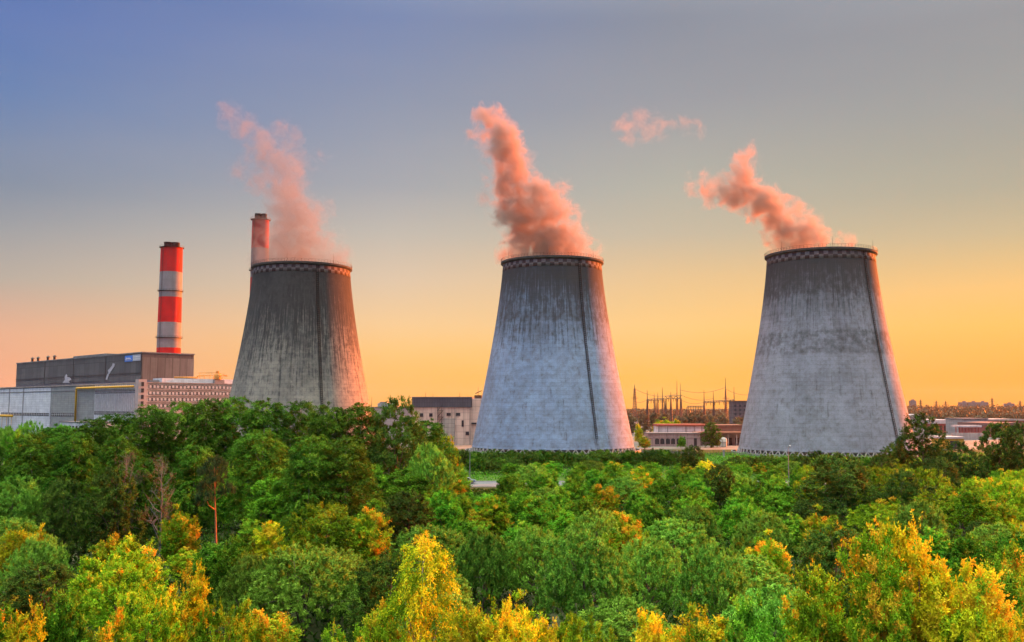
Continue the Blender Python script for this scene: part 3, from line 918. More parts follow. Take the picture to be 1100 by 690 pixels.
gl = empty('low_grey_building', (gx(420, 540), 540, 0), 0, 'low grey flat roofed building just right of the left tower', 'building')
k = 540 / FPX
b = MB(); b.box(-30 * k, 24 * k, 0, 30, 0, 17.4); b.build('wall', M['hall_grey'], gl)
b = MB(); b.box(-30.5 * k, 24.4 * k, -.4, 30, 17.4, 17.8); b.build('roof', M['roof_felt'], gl)
b = MB(); b.box(-16 * k, 5 * k, 6, 20, 17.8, 19.8); b.build('penthouse', M['hall_grey'], gl)
b = MB(); b.box(-14 * k, -6 * k, 7, 15, 19.8, 20.6); b.build('roof_vent', M['grey_steel'], gl)
for px in (397, 431):
    q = MB(); q.tube([((px - 420) * k, 8, 17.6), ((px - 420) * k, 8, 23.2)], [.16, .07], 5); q.build('mast', M['dark_steel'], gl)
q = MB(); q.box(13 * k, 20 * k, 5, 5.2, 20.4, 20.7); q.box(14 * k, 14.5 * k, 5, 5.2, 17.6, 20.4); q.box(19 * k, 19.5 * k, 5, 5.2, 17.6, 20.4); q.build('roof_frame', M['rust_steel'], gl)

# ------------------------------------------------------------------ pump house group between middle and right towers
D = 446.0
k = D / FPX
pk = panelled('pink_wall', (0.42, 0.34, 0.34), 3.2, 6.0, (0.36, 0.29, 0.29), mort=0.06, streak=0.35)
ph = empty('pump_house', (gx(723, D), D, 0), 0, 'low pinkish pump house with a row of arched dark windows', 'building')
zt = zat(466, D)
b = MB(); b.box(-28 * k, 28.5 * k, 0, 10, 0, zt); b.build('wall', pk, ph)
b = MB(); b.box(-28.6 * k, 29 * k, -.5, 10.2, zt, zt + .35); b.build('roof', M['roof_felt'], ph)
for px in (705.5, 711, 717, 722.5, 728.5, 734):
    q = MB(); x = (px - 723) * k
    arch = [(x - .95, 1.0), (x + .95, 1.0), (x + .95, 3.0)] + [(x + .95 * math.cos(a), 3.0 + .55 * math.sin(a)) for a in np.linspace(.3, PI - .3, 6)] + [(x - .95, 3.0)]
    q.prism(arch, -.08, .3); q.build('window', M['window_dark'], ph)
q = MB(); q.box(21.8 * k, 24.8 * k, -.1, .3, 0, 3.6); q.build('door', M['window_dark'], ph)
q = MB(); q.box(-27 * k, 28 * k, -.25, -.02, 4.0, 4.35); q.build('string_course', M['stair_wall'], ph)

D = 470.0
k = D / FPX
wh = empty('white_hall', (gx(733, D), D, 0), 0, 'long white hall with red roof edge behind the pump house', 'building')
zt = zat(456, D)
b = MB(); b.box(-26 * k, 25.5 * k, 0, 16, 0, zt - .9); b.build('wall', M['hall_white'], wh)
b = MB(); b.prism([(-27 * k, zt - .9), (26.5 * k, zt - .9), (26.5 * k, zt), (-27 * k, zt)], -.6, 16.5)
b.build('roof', weathered('red_roof', (0.40, 0.10, 0.07), (0.25, 0.08, 0.06), 0.4), wh)
q = MB()
for px in (-26, -16.5, 3, 12, 20): q.box(px * k, px * k + .3, -.2, -.02, 0, zt - .95)
q.build('pilasters', M['grey_steel'], wh)
D = 455.0
k = D / FPX
sd = empty('open_shed', (gx(782, D), D, 0), 0, 'brown open shed with dark bays left of the right tower', 'shed')
b = MB(); b.box(-34 * k, 30 * k, -1, 12, zat(466.5, D), zat(464.5, D)); b.build('roof', M['rust_steel'], sd)
for px in (-20, -10, -1, 8, 17, 26):
    q = MB(); q.box(px * k, px * k + .35, -.6, -.2, 0, zat(466.5, D)); q.build('post', M['stair_wall'], sd)
b = MB(); b.box(-34 * k, 30 * k, 7, 7.4, 0, zat(466.5, D)); b.build('back_wall', M['stair_wall'], sd)
b = MB(); b.box(2 * k, 7 * k, 6.6, 7, 0, 3.4); b.box(11 * k, 15 * k, 6.6, 7, 0, 3.4); b.box(-14 * k, -6 * k, 6.6, 7, 0, 3.2); b.build('bay_door', M['window_dark'], sd)
b = MB(); b.box(-44 * k, 40 * k, 45, 60, 0, zat(458, D + 45)); b.box(-44 * k, 40 * k, 44.5, 60.5, zat(458, D + 45), zat(456.5, D + 45))
long = b.build('brick_store', weathered('brick', (0.27, 0.14, 0.10), (0.17, 0.10, 0.08), 0.3), None, loc=sd.location)
tag(long, 'long low brown brick store behind the open shed', 'building')
tk = empty('storage_tank', (gx(776.5, 440), 440, 0), 0, 'small pale domed storage tank beside the dark round tree', 'tank')
b = MB(); b.lathe([(.01, 4.3), (.9, 4.1), (1.5, 3.5), (1.5, 0)], 20); b.build('shell', M['pale_clad'], tk, True)
b = MB(); b.lathe([(1.5, 2.0), (1.6, 2.0), (1.6, 2.2), (1.5, 2.2), (1.5, 2.0)], 20); b.build('hoop', M['grey_steel'], tk)
db = empty('distant_block', (gx(798, 820), 820, 0), 0, 'dark distant block of flats at the left edge of right tower', 'building')
b = MB(); b.box(-8.5, 14, 0, 14, 0, zat(431.5, 820)); b.build('wall', panelled('dark_block', (0.14, 0.11, 0.12), 3.0, 3.0, (0.11, 0.09, 0.1), mort=0.3, gap=(0.07, 0.06, 0.07)), db)
b = MB(); b.box(-9, 14.5, -.5, 14.5, zat(431.5, 820), zat(430.6, 820)); b.build('roof', M['rust_steel'], db)
for i in range(5):
    for j in range(5):
        q = MB(); q.box(-7.2 + i * 4, -5.4 + i * 4, -.15, .1, 4 + j * 3.4, 5.9 + j * 3.4); q.build('window', M['window_dark'], db)
# low fence of slabs in front
D = 352
fn = empty('slab_fence', (gx(715, D), D, 0), 0, 'brownish slab fence crossing the lawn right of the middle tower', 'fence')
k = D / FPX
b = MB()
for i in range(9): b.box(-26 * k + i * 2.1, -26 * k + i * 2.1 + 2.0, 0, .12, .05, 2.3)
b.build('slab', weathered('fence_slab', (0.20, 0.16, 0.12), (0.12, 0.10, 0.07), 0.8), fn)
for i in range(10):
    q = MB(); q.box(-26 * k + i * 2.1 - .12, -26 * k + i * 2.1 + .1, -.1, .22, 0, 2.5); q.build('post', M['concrete'], fn)
for px, lab in ((733.5, 'pale concrete gatepost on the lawn left of the round bush'), (776.5, 'pale concrete post standing before the right tower')):
    q = MB(); q.box(-.3, .3, -.3, .3, 0, 2.6); q.box(-.38, .38, -.38, .38, 2.6, 2.8)
    tag(q.build('concrete_post', M['concrete'], loc=(gx(px, 345), 345, 0)), lab, 'post')

# ------------------------------------------------------------------ substation: masts, gantries, wires
M['mast_steel'] = plain('mast_steel', (0.11, 0.085, 0.08), 0.6, 0.2)


def lattice_mast(px, pytop, D, wb, label, body_frac=0.72, arms=()):
    h = zat(pytop, D)
    root = empty('lattice_mast', (gx(px, D), D, 0), random.Random(px).uniform(0, .6), label, 'mast', 'lattice masts of the substation')
    hb = h * body_frac
    b = MB()
    wt = wb * .22
    wz = lambda z: (wb + (wt - wb) * z / hb) / 2
    for sx_ in (-1, 1):
        for sy_ in (-1, 1):
            b.tube([(sx_ * wz(0), sy_ * wz(0), 0), (sx_ * wz(hb), sy_ * wz(hb), hb)], .22, 4)
    z = 0.0
    while z < hb - 1:
        z2 = min(hb, z + max(1.6, wz(z) * 2.2))
        for s in (-1, 1):
            b.tube([(-wz(z), s * wz(z), z), (wz(z2), s * wz(z2), z2)], .12, 3, cap=False)
            b.tube([(wz(z), s * wz(z), z), (-wz(z2), s * wz(z2), z2)], .12, 3, cap=False)
            b.tube([(s * wz(z), -wz(z), z), (s * wz(z2), wz(z2), z2)], .12, 3, cap=False)
            b.tube([(s * wz(z), wz(z), z), (s * wz(z2), -wz(z2), z2)], .12, 3, cap=False)
        z = z2
    b.build('lattice_body', M['mast_steel'], root, fix=False)
    q = MB(); q.tube([(0, 0, hb - .5), (0, 0, (hb + h) / 2), (0, 0, h)], [.4, .28, .12], 5); q.build('spike', M['mast_steel'], root)
    for za, la in arms:
        q = MB(); q.tube([(-la, 0, za), (0, 0, za + .7), (la, 0, za)], [.1, .16, .1], 4); q.tube([(-la, 0, za), (la, 0, za)], .1, 4)
        q.build('crossarm', M['mast_steel'], root)
    return root


DS = 850.0
places = ['just right of the middle cooling tower', 'at the left end of the first gantry', 'under the thin first gantry beam', 'close behind the first gantry beam',
          'near the first gantry middle', 'before the thick first gantry truss', 'tall and thin above the thick gantry truss', 'at the right end of the first gantry',
          'at the left end of the second gantry', 'beside the middle of the second gantry', 'tallest of those along the second gantry', 'standing next to the dark distant block']
for i, (px, py, dd, wb, bf) in enumerate([(682, 413, 0, 4.2, .9), (695.4, 419, 0, 2.4, .75), (703, 422.5, 10, 1.8, .8), (706.8, 422, 40, 1.6, .8), (711.8, 416, 20, 2.0, .7), (720.8, 421, 0, 2.2, .8),
                               (727.5, 409, 10, 2.6, .62), (731.2, 412, 30, 2.2, .6), (756.5, 419, 0, 2.4, .7), (766.5, 420, 0, 2.2, .7), (779.8, 406, 10, 2.6, .75), (788.8, 416, 0, 2.2, .65)]):
    lattice_mast(px, py, DS + dd, wb, 'lattice mast ' + places[i], bf, [(zat(428, DS), 3.5)] if i in (0, 10) else ())


def gantry(p0, p1, th, D, label, legs):
    a, c = at(p0[0], p0[1], D), at(p1[0], p1[1], D)
    root = empty('gantry', (a.x, D, 0), 0, label, 'gantry', 'gantries of the substation')
    Lx = c.x - a.x
    b = MB()
    n = max(6, int(Lx / 2.2))
    for dz in (0, th):
        for dy in (-.7, .7):
            b.tube([(0, dy, a.z + dz), (Lx, dy, c.z + dz)], .26, 4)
    for i in range(n):
        x0, x1 = Lx * i / n, Lx * (i + 1) / n
        z0, z1_ = a.z + (c.z - a.z) * i / n, a.z + (c.z - a.z) * (i + 1) / n
        for dy in (-.7, .7):
            b.tube([(x0, dy, z0 + (0 if i % 2 else th)), (x1, dy, z1_ + (th if i % 2 else 0))], .17, 3, cap=False)
    b.build('truss_beam', M['mast_steel'], root, fix=False)
    for t_ in legs:
        q = MB(); x = Lx * t_
        q.tube([(x - 1, 0, 0), (x, 0, a.z + .2)], .3, 4); q.tube([(x + 1, 0, 0), (x, 0, a.z + .2)], .3, 4)
        q.build('leg', M['mast_steel'], root)
    for i in range(7):
        q = MB(); x = Lx * (i + .5) / 7
        q.lathe([(.05, -2.6), (.24, -2.4), (.24, -.2), (.05, 0)], 6, c=(x, 0)); o = q.build('insulator', M['rust_steel'], root); o.location.z = a.z + (c.z - a.z) * (i + .5) / 7
    return root


gantry((695.4, 430.6), (714, 429.4), 1.2, DS, 'thin left beam of the first substation gantry carried on slanted legs', (0, .5, 1))
gantry((714.5, 428.6), (732, 428.2), 2.4, DS, 'thick lattice truss gantry on the right of the first row', (0.05, .35, .7, 1))
gantry((756.4, 433), (789, 431), 1.2, DS, 'long sloping gantry left of the dark distant block', (0, .33, .7, 1))
gantry((738, 437.5), (757, 437.5), 1.0, DS + 60, 'low gantry in the gap between the two higher gantries', (0, .5, 1))


def wire(p0, p1, sag, D, label, r=.13, D2=None):
    a, c = at(p0[0], p0[1], D), at(p1[0], p1[1], D2 or D)
    q = MB()
    q.tube([a + (c - a) * t_ - Vector((0, 0, sag * 4 * t_ * (1 - t_))) for t_ in np.linspace(0, 1, 17)], r, 4)
    return tag(q.build('power_line', M['mast_steel']), label, 'cable', 'power lines of the substation')


wire((732, 430), (756.5, 432), 2.2, DS, 'lower sagging cable between the two substation gantries')
wire((731, 424), (766.5, 428), 3.0, DS, 'upper sagging cable between the two substation gantries')
wire((682, 418), (727.5, 423), 4.0, DS, 'high cable from the lone left mast to the thick truss')
wire((682, 432), (695.4, 429.5), 1.2, DS, 'short low cable from the lone left mast to first gantry')
wire((731, 419), (779.8, 416), 3.5, DS, 'highest cable running to the tallest mast of the second gantry')
wire((779.8, 418), (806, 424), 2.0, DS, 'cable falling from the tallest mast to dark distant block')

# ------------------------------------------------------------------ railway yard and sheds at the right edge
def simple_building(px0, px1, pytop, D, dep, wall, roofm, name, label, cat='building', win=0, roof_h=0.5, pitch=0.0, wz=(0.45, 0.75), pybot=None):
    k = D / FPX
    w2 = (px1 - px0) * k / 2
    root = empty(name, (gx((px0 + px1) / 2, D), D, 0), 0, label, cat)
    zt = zat(pytop, D)
    b = MB(); b.box(-w2, w2, 0, dep, 0, zt - roof_h); b.build('wall', wall, root)
    b = MB(); b.prism([(-w2 - .4, zt - roof_h), (w2 + .4, zt - roof_h), (w2 + .4, zt), (0, zt + pitch), (-w2 - .4, zt)], -.5, dep + .5)
    b.build('roof', roofm, root)
    for i in range(win):
        q = MB(); x = -w2 + (i + .5) * 2 * w2 / win; hw = w2 / win * .55
        q.box(x - hw, x + hw, -.1, .2, zt * wz[0], zt * wz[1]); q.build('window', M['window_dark'], root)
    return root


M['pale_wall'] = weathered('pale_wall', (0.42, 0.36, 0.34), (0.34, 0.28, 0.27), 0.3)
M['red_wall'] = weathered('red_wall', (0.33, 0.10, 0.09), (0.22, 0.08, 0.07), 0.3)
M['yellow_wall'] = weathered('yellow_wall', (0.58, 0.38, 0.06), (0.46, 0.30, 0.06), 0.3)
M['pale_roof'] = weathered('pale_roof', (0.55, 0.52, 0.54), (0.38, 0.35, 0.36), 0.1)
M['brown_roof'] = weathered('brown_roof', (0.20, 0.11, 0.10), (0.13, 0.08, 0.08), 0.1)
simple_building(972, 992, 446.5, 520, 40, M['pale_wall'], M['pale_roof'], 'warehouse', 'pale low gabled warehouse touching the right tower edge', 'warehouse', 0, .5, .7)
simple_building(1003, 1035, 451.5, 660, 60, M['red_wall'], M['pale_roof'], 'goods_shed', 'long goods shed with whitish roof and red wall behind the dark tree', 'shed', 7, 2.4, .4, (.2, .6))
simple_building(1034, 1060, 449.5, 620, 25, M['hall_grey'], M['roof_felt'], 'grey_store', 'plain grey block with flat roof in the railway yard', 'building', 3, .6)
simple_building(1071, 1112, 455, 570, 50, M['red_wall'], M['brown_roof'], 'brown_shed', 'brown roofed shed with red walls at the right picture edge', 'shed', 8, 2.0, .6, (.1, .6))
simple_building(1064, 1104, 450.5, 760, 40, M['red_wall'], M['pale_wall'], 'low_store', 'low pinkish store far behind the brown roofed shed', 'building', 6, 1.0, .3)
simple_building(1012, 1034, 469.3, 420, 12, M['yellow_wall'], M['pale_roof'], 'yellow_building', 'low yellow building with a dark gateway between the right trees', 'building', 0, .8)
q = MB(); k = 420 / FPX
q.box(-1.6, 2.4, -.12, .3, 0, 3.4)
yb = [o for o in bpy.data.objects if o.name == 'yellow_building'][0]
q.build('gateway', M['window_dark'], yb)
cp = empty('platform_canopy', (gx(1039, 540), 540, 0), 0, 'open platform canopy on red posts in front of the grey block', 'canopy')
k = 540 / FPX
b = MB(); b.box(-13 * k, 13 * k, -2, 6, zat(459, 540), zat(457, 540)); b.build('roof', M['pale_roof'], cp)
for i in range(8):
    q = MB(); x = (-12 + i * 24 / 7) * k; q.box(x - .2, x + .2, 1, 1.4, 0, zat(459, 540)); q.build('post', M['red_wall'], cp)
b = MB(); b.box(-22 * k, 13 * k, -6, -4, 0, zat(465.5, 530)); b.build('platform_wall', M['pale_wall'], cp)

# far skyline
M['far_block'] = panelled('far_block', (0.36, 0.27, 0.26), 3.2, 3.0, (0.30, 0.23, 0.23), mort=0.35, gap=(0.16, 0.13, 0.14), streak=0.1)
DF = 2500
for px0, px1, py, lab in ((979, 984.5, 430.5, 'slim pale far tower block beside the right cooling tower'), (1032, 1062, 432.2, 'long pale far apartment slab on the skyline at right'),
                          (1081, 1090.5, 433.6, 'small pale far block near the right end of the skyline')):
    k = DF / FPX
    w2 = (px1 - px0) * k / 2
    root = empty('apartment_block', (gx((px0 + px1) / 2, DF), DF, 0), 0, lab, 'building', 'apartment blocks on the skyline')
    zt = zat(py, DF)
    b = MB(); b.box(-w2, w2, 0, 14, 0, zt); b.build('wall', M['far_block'], root)
    b = MB()
    n = max(1, int(w2 / 9))
    for i in range(n): x = -w2 + (i + .5) * 2 * w2 / n; b.box(x - 3, x + 3, 3, 10, zt, zt + 3)
    b.build('roof_housing', M['far_block'], root)
for i, (px, py) in enumerate([(989, 429), (1006, 430), (1016, 430.5), (1066, 427), (1096, 430)]):
    lattice_mast(px, py, 1500, 4.5, 'faint far pylon ' + ['left of all on the right skyline', 'left of the long far slab', 'close left of the long far slab', 'right of the long far slab', 'at the far right end of skyline'][i],
                 .95, [(zat(py + 2.5, 1500), 5), (zat(py + 4.5, 1500), 6)])['group'] = 'far pylons on the skyline'

# ------------------------------------------------------------------ lamp posts and the car on the road
def lamp_post(px, D, h, label):
    root = empty('street_lamp', (gx(px, D), D, 0), 0, label, 'street lamp', 'street lamps along the road')
    b = MB(); b.tube([(0, 0, 0), (0, 0, 1.2), (0, 0, 1.21), (0, 0, h)], [.13, .13, .10, .065], 8); b.build('pole', M['grey_steel'], root)
    b = MB(); b.tube([(0, 0, h - .2), (0, -.4, h + .15), (0, -1.3, h + .3)], [.05, .045, .04], 6); b.build('arm', M['grey_steel'], root)
    b = MB(); b.tube([(0, -1.2, h + .29), (0, -1.45, h + .33), (0, -1.9, h + .3), (0, -2.0, h + .28)], [.06, .14, .14, .05], 8); b.build('lamp_head', M['white_paint'], root)
    return root


lamp_post(505, 240.5, zat(484, 240.5), 'thin grey street lamp by the road left of the middle tower')
lamp_post(845.5, 240.5, zat(480, 240.5), 'thin grey street lamp standing before the right tower')
car = empty('car', (gx(501.5, 231), 231.5, .02), 0, 'small grey-blue car on the road beside the street lamp', 'car')
b = MB()
prof = [(-2.1, .35), (2.05, .35), (2.12, .6), (2.0, .85), (1.15, .95), (.55, 1.42), (-.95, 1.45), (-1.65, 1.0), (-2.1, .9), (-2.15, .6)]
b.prism(prof, -.84, .84); body = b.build('body', plain('car_paint', (0.20, 0.26, 0.36), 0.35, 0.2), car)
bv = body.modifiers.new('bevel', 'BEVEL'); bv.width = .06; bv.segments = 2
b = MB(); b.prism([(1.0, .97), (.5, 1.36), (-.9, 1.38), (-1.45, 1.0)], -.855, .855); b.build('windows', M['window_dark'], car)
for x in (-1.35, 1.3):
    for y in (-.8, .8):
        b = MB(); b.tube([(x, y - .1, .32), (x, y + .1, .32)], .32, 14); wl = b.build('wheel', M['dark_steel'], car)
        b = MB(); b.tube([(x, y - .11, .32), (x, y + .11, .32)], .17, 10); b.build('rim', M['grey_steel'], wl)
for y in (-.6, .6):
    b = MB(); b.box(2.06, 2.15, y - .18, y + .18, .6, .76); b.build('headlight', M['white_paint'], car)

# ------------------------------------------------------------------ foliage machinery
class Leaves:
    def __init__(self, seed):
        self.r = np.random.default_rng(seed)
        self.V, self.T = [], []

    def shoots(self, P, Dv, L, nl, ll, lw, droop=0.0, splay=0.8, tint=None, t0=0.05, rad=0.0, N=None):
        """P (n,3) bases, Dv (n,3) unit directions, L (n,) lengths; nl leaves on each"""
        r = self.r
        n = len(P)
        if tint is None:
            tint = np.full(n, .5)
        t = r.uniform(t0, 1, (n, nl))
        pos = P[:, None, :] + Dv[:, None, :] * (L[:, None] * t)[..., None]
        pos[..., 2] -= droop * L[:, None] * t ** 2
        pos += r.normal(0, 1, pos.shape) * (rad + .04 * L[:, None, None])
        tan = np.repeat(Dv[:, None, :], nl, 1).copy()
        tan[..., 2] -= 2 * droop * t
        ax = tan * (.65 if N is not None else 1.0) + r.normal(0, splay, tan.shape)
        ax /= np.linalg.norm(ax, axis=-1, keepdims=True) + 1e-9
        face = r.normal(0, 1, ax.shape)
        if N is not None:
            face = N[:, None, :] * 1.5 + face * .55
        nrm = np.cross(ax, face)
        nrm /= np.linalg.norm(nrm, axis=-1, keepdims=True) + 1e-9
        s = r.uniform(.65, 1.3, t.shape)[..., None]
        a = pos
        b = pos + ax * ll * s * .45 + nrm * lw * s * .5
        c = pos + ax * ll * s
        d = pos + ax * ll * s * .45 - nrm * lw * s * .5
        q = np.stack([a, b, c, d], axis=2).reshape(-1, 3)
        tt = np.clip(tint[:, None] + r.normal(0, .09, t.shape), 0, 1).reshape(-1)
        self.V.append(q.astype(np.float32))
        self.T.append(np.repeat(tt, 4).astype(np.float32))

    def mesh(self, name, mat):
        V = np.concatenate(self.V); T = np.concatenate(self.T)
        me = bpy.data.meshes.new(name)
        nv = len(V); nf = nv // 4
        me.vertices.add(nv)
        me.vertices.foreach_set('co', V.ravel())
        me.loops.add(nv)
        me.loops.foreach_set('vertex_index', np.arange(nv, dtype=np.int32))
        me.polygons.add(nf)
        me.polygons.foreach_set('loop_start', np.arange(0, nv, 4, dtype=np.int32))
        me.polygons.foreach_set('loop_total', np.full(nf, 4, dtype=np.int32))
        at_ = me.attributes.new('tint', 'FLOAT', 'POINT')
        at_.data.foreach_set('value', T)
        me.materials.append(mat)
        me.update(calc_edges=True)
        return me


def unit(v):
    return v / (np.linalg.norm(v, axis=-1, keepdims=True) + 1e-9)


def crown(name, seed, lobes, mat, ns, nl, L, ll, lw, up=.5, outw=1.0, jit=.35, droop=0.0, inner=.5, tint_mu=.45, tint_sd=.16, patch=0.0, splay=.8, lowcut=-.55, rad=0.0, patch_scale=1.0, tuft=8, spread=.13):
    lv = Leaves(seed)
    r = lv.r
    lob = np.array(lobes, dtype=float)             # cx,cy,cz,rh,rv
    wgt = lob[:, 3] * (lob[:, 3] + lob[:, 4]); wgt /= wgt.sum()
    nt_ = int(ns * 2.2 / tuft)
    idx = r.choice(len(lob), nt_, p=wgt)
    d = unit(r.normal(0, 1, (nt_, 3)))
    ok_ = d[:, 2] > lowcut
    d, idx = d[ok_], idx[ok_]
    f = inner + (1 - inner) * r.random(len(d)) ** .6
    c = lob[idx]
    sc = np.stack([c[:, 3], c[:, 3], c[:, 4]], 1)
    P = c[:, :3] + d * sc * f[:, None]
    # drop most of the sprays that would lie deep inside another lobe
    deep = np.zeros(len(P), bool)
    for k, l in enumerate(lob):
        q = (P - l[:3]) / np.array([l[3], l[3], l[4]])
        deep |= (np.linalg.norm(q, axis=1) < .62) & (idx != k)
    keep = ~deep | (r.random(len(P)) < .12)
    keep &= P[:, 2] > .15
    P, d = P[keep][:ns // tuft + 1], d[keep][:ns // tuft + 1]
    tint = np.repeat(tint_mu + r.normal(0, tint_sd, len(P)), tuft) 
    ts = np.repeat(r.uniform(.6, 1.35, len(P)), tuft)
    P, d = np.repeat(P, tuft, 0), np.repeat(d, tuft, 0)
    P = P + r.normal(0, .13, P.shape) * L
    Dv = unit(d * outw + np.array([0, 0, up]) + r.normal(0, jit + spread, d.shape))
    Ls = L * ts * r.uniform(.6, 1.25, len(P))
    tint = tint + r.normal(0, .05, len(P))
    if patch:
        ph = r.uniform(0, 6.28, 6); k = patch_scale
        pn = np.sin(P[:, 0] * 1.1 * k + ph[0]) * np.sin(P[:, 1] * 1.0 * k + ph[1]) + np.sin(P[:, 2] * .9 * k + ph[2]) * np.sin(P[:, 0] * .6 * k + P[:, 1] * .7 * k + ph[3])
        tint = tint + patch * pn
    lv.shoots(P, Dv, Ls, nl, ll, lw, droop, splay, np.clip(tint, 0, 1), rad=rad, N=unit(d + np.array([0, 0, .35])))
    return lv.mesh(name, mat)


def trunk_mesh(name, seed, h, r0, lobes, mat, lean=.04, limbs=7, twigs=0):
    r = random.Random(seed)
    b = MB()
    pts = [(r.uniform(-lean, lean) * h * t, r.uniform(-lean, lean) * h * t, h * t) for t in np.linspace(0, 1, 7)]
    pts[0] = (0, 0, 0)
    rad = [r0 * 1.25] + [r0 * (1 - .85 * t) for t in np.linspace(0, 1, 7)[1:]]
    b.tube(pts, rad, 8)
    ls = sorted(lobes, key=lambda l: -l[3])[:limbs]
    for l in ls:
        t = min(.85, max(.2, (l[2] - l[4] * .9) / h + r.uniform(-.08, .05)))
        i = min(5, int(t * 6)); f = t * 6 - i
        s = Vector(pts[i]).lerp(Vector(pts[i + 1]), f)
        e = Vector((l[0], l[1], l[2] + l[4] * .45))
        m_ = s.lerp(e, .5) + Vector((r.uniform(-.3, .3), r.uniform(-.3, .3), -.08 * (e - s).length))
        rr = r0 * (1 - .85 * t) * .6
        b.tube([s, m_, e], [rr, rr * .65, rr * .2], 6)
        for _ in range(3 + twigs):
            q = m_.lerp(e, r.random())
            v = Vector((r.gauss(0, 1), r.gauss(0, 1), r.gauss(.7, .7))).normalized() * l[3] * r.uniform(.45, .9)
            b.tube([q, q + v * .5 + Vector((0, 0, .1)), q + v], [rr * .35, rr * .22, rr * .06], 4)
    return b.mesh(name, [mat], True, False)


def dome_lobes(r, w, h, n=11, sub=(.26, .40), base=.42):
    L = [(0, 0, h * base * .9, w * .30, h * .40)]
    for k in range(n):
        a = k * 2.4 + r.uniform(-.35, .35)
        t = (k + .4) / n
        rr = w * .5 * (1 - t * t) ** .5 * r.uniform(.62, .82)
        s = r.uniform(*sub) * w * .5
        L.append((rr * math.cos(a), rr * math.sin(a), min(h - s * .85, h * (.28 + .52 * t)), s, s * .9))
    return L


def tall_lobes(r, w, h, z0, n=14, sub=(.20, .34), power=.8):
    L = []
    for k in range(n):
        t = (k + r.random() * .6) / n
        env = w * .5 * (math.sin(PI * min(1, .18 + .82 * t ** power)) ** .7 * .75 + .08)
        a = k * 2.4 + r.uniform(-.5, .5)
        s = r.uniform(*sub) * w
        rr = max(0, env - s * .35) * r.uniform(.55, 1)
        z = z0 + (h - z0) * t
        L.append((rr * math.cos(a), rr * math.sin(a), min(z, h - s * .7), s, s * r.uniform(.85, 1.25)))
    L.append((0, 0, h - w * .14, w * .13, w * .16))
    return L


def spire_lobes(r, w, h, n=9, z0=.12):
    L = []
    for k in range(n):
        a = k * 2.4 + r.uniform(-.5, .5)
        rr = w * .5 * math.sqrt((k + .3) / n) * .8
        hh = h * (1 - .45 * (rr / (w * .5)) ** 1.5) * r.uniform(.86, 1.0)
        s = w * r.uniform(.11, .17)
        zz = h * z0 + s
        while zz < hh - s * .7:
            L.append((rr * math.cos(a) * (.65 + .35 * zz / h) + r.uniform(-.2, .2) * s, rr * math.sin(a) * (.65 + .35 * zz / h) + r.uniform(-.2, .2) * s, zz, s * (1.15 - .55 * zz / hh), s * 1.5))
            zz += s * 1.35
    return L


KIND = {}     # kind -> list of (crown mesh, trunk mesh, nominal h, nominal w)


def add_kind(kind, cm, tm, h, w_):
    KIND.setdefault(kind, []).append((cm, tm, h, w_))


for v in range(4):
    r = random.Random(100 + v)
    w_, h = 8.0, 6.6
    L = dome_lobes(r, w_, h, 19, (.30, .46))
    add_kind('willow', crown('willow_crown', 100 + v, L, M['leaf_willow'], 4400, 13, .40, .20, .07, .9, 1.0, .25, 0.05, .84, .5, .17, .05, .6, -.3, tuft=6, spread=.1),
             trunk_mesh('willow_trunk', v, 4.2, .22, L, M['bark']), h, w_)
for v in range(4):
    r = random.Random(200 + v)
    w_, h = 6.5, 7.5
    L = spire_lobes(r, w_, h, 10, .06)
    add_kind('green', crown('leafy_crown', 200 + v, L, M['leaf_green'], 2600, 17, .72, .20, .09, 1.1, .8, .35, 0.12, .5, .5, .2, .08, .9, -.4),
             trunk_mesh('leafy_trunk', 20 + v, 5.2, .16, L, M['bark']), h, w_)
for v in range(3):
    r = random.Random(300 + v)
    w_, h = 7.0, 9.0
    L = spire_lobes(r, w_, h, 11, .08)
    add_kind('lime', crown('lime_crown', 300 + v, L, M['leaf_lime'], 2700, 17, .78, .20, .09, 1.1, .8, .38, 0.15, .5, .58, .24, .15, .9, -.45),
             trunk_mesh('lime_trunk', 30 + v, 6.5, .17, L, M['bark']), h, w_)
    r = random.Random(340 + v)
    L = spire_lobes(r, w_, h, 11, .08)
    add_kind('yellow', crown('yellow_crown', 340 + v, L, M['leaf_yellow'], 2600, 17, .78, .20, .09, 1.1, .8, .38, 0.15, .5, .64, .26, .18, .9, -.45),
             trunk_mesh('yellow_trunk', 34 + v, 6.5, .17, L, M['bark']), h, w_)
for v in range(4):
    r = random.Random(400 + v)
    w_, h = 9.0, 18.5
    L = tall_lobes(r, w_, h, 3.0, 20, (.17, .28))
    add_kind('birch', crown('birch_crown', 400 + v, L, M['leaf_birch'], 5200, 16, 1.05, .25, .105, .25, .9, .35, .65, .45, .45, .18, .05, .7, -.7),
             trunk_mesh('birch_trunk', 40 + v, 16.0, .24, L, M['birch_bark'], .02, 9), h, w_)
for v in range(3):
    r = random.Random(500 + v)
    w_, h = 9.0, 11.0
    L = tall_lobes(r, w_, h, 2.0, 16, (.19, .30), .65)
    add_kind('dark', crown('round_crown', 500 + v, L, M['leaf_dark'], 3800, 16, .66, .19, .09, .5, 1.0, .4, .15, .5, .42, .17, .12, .9, -.7),
             trunk_mesh('round_trunk', 50 + v, 8.5, .26, L, M['bark']), h, w_)
for v in range(2):
    r = random.Random(550 + v)
    w_, h = 9.0, 8.5
    L = dome_lobes(r, w_, h, 16, (.34, .5), .5)
    add_kind('dome', crown('dome_crown', 550 + v, L, M['leaf_lime'], 3600, 16, .58, .19, .085, .7, 1.0, .35, .1, .55, .45, .17, .14, .8, -.5),
             trunk_mesh('dome_trunk', 55 + v, 6, .22, L, M['bark']), h, w_)
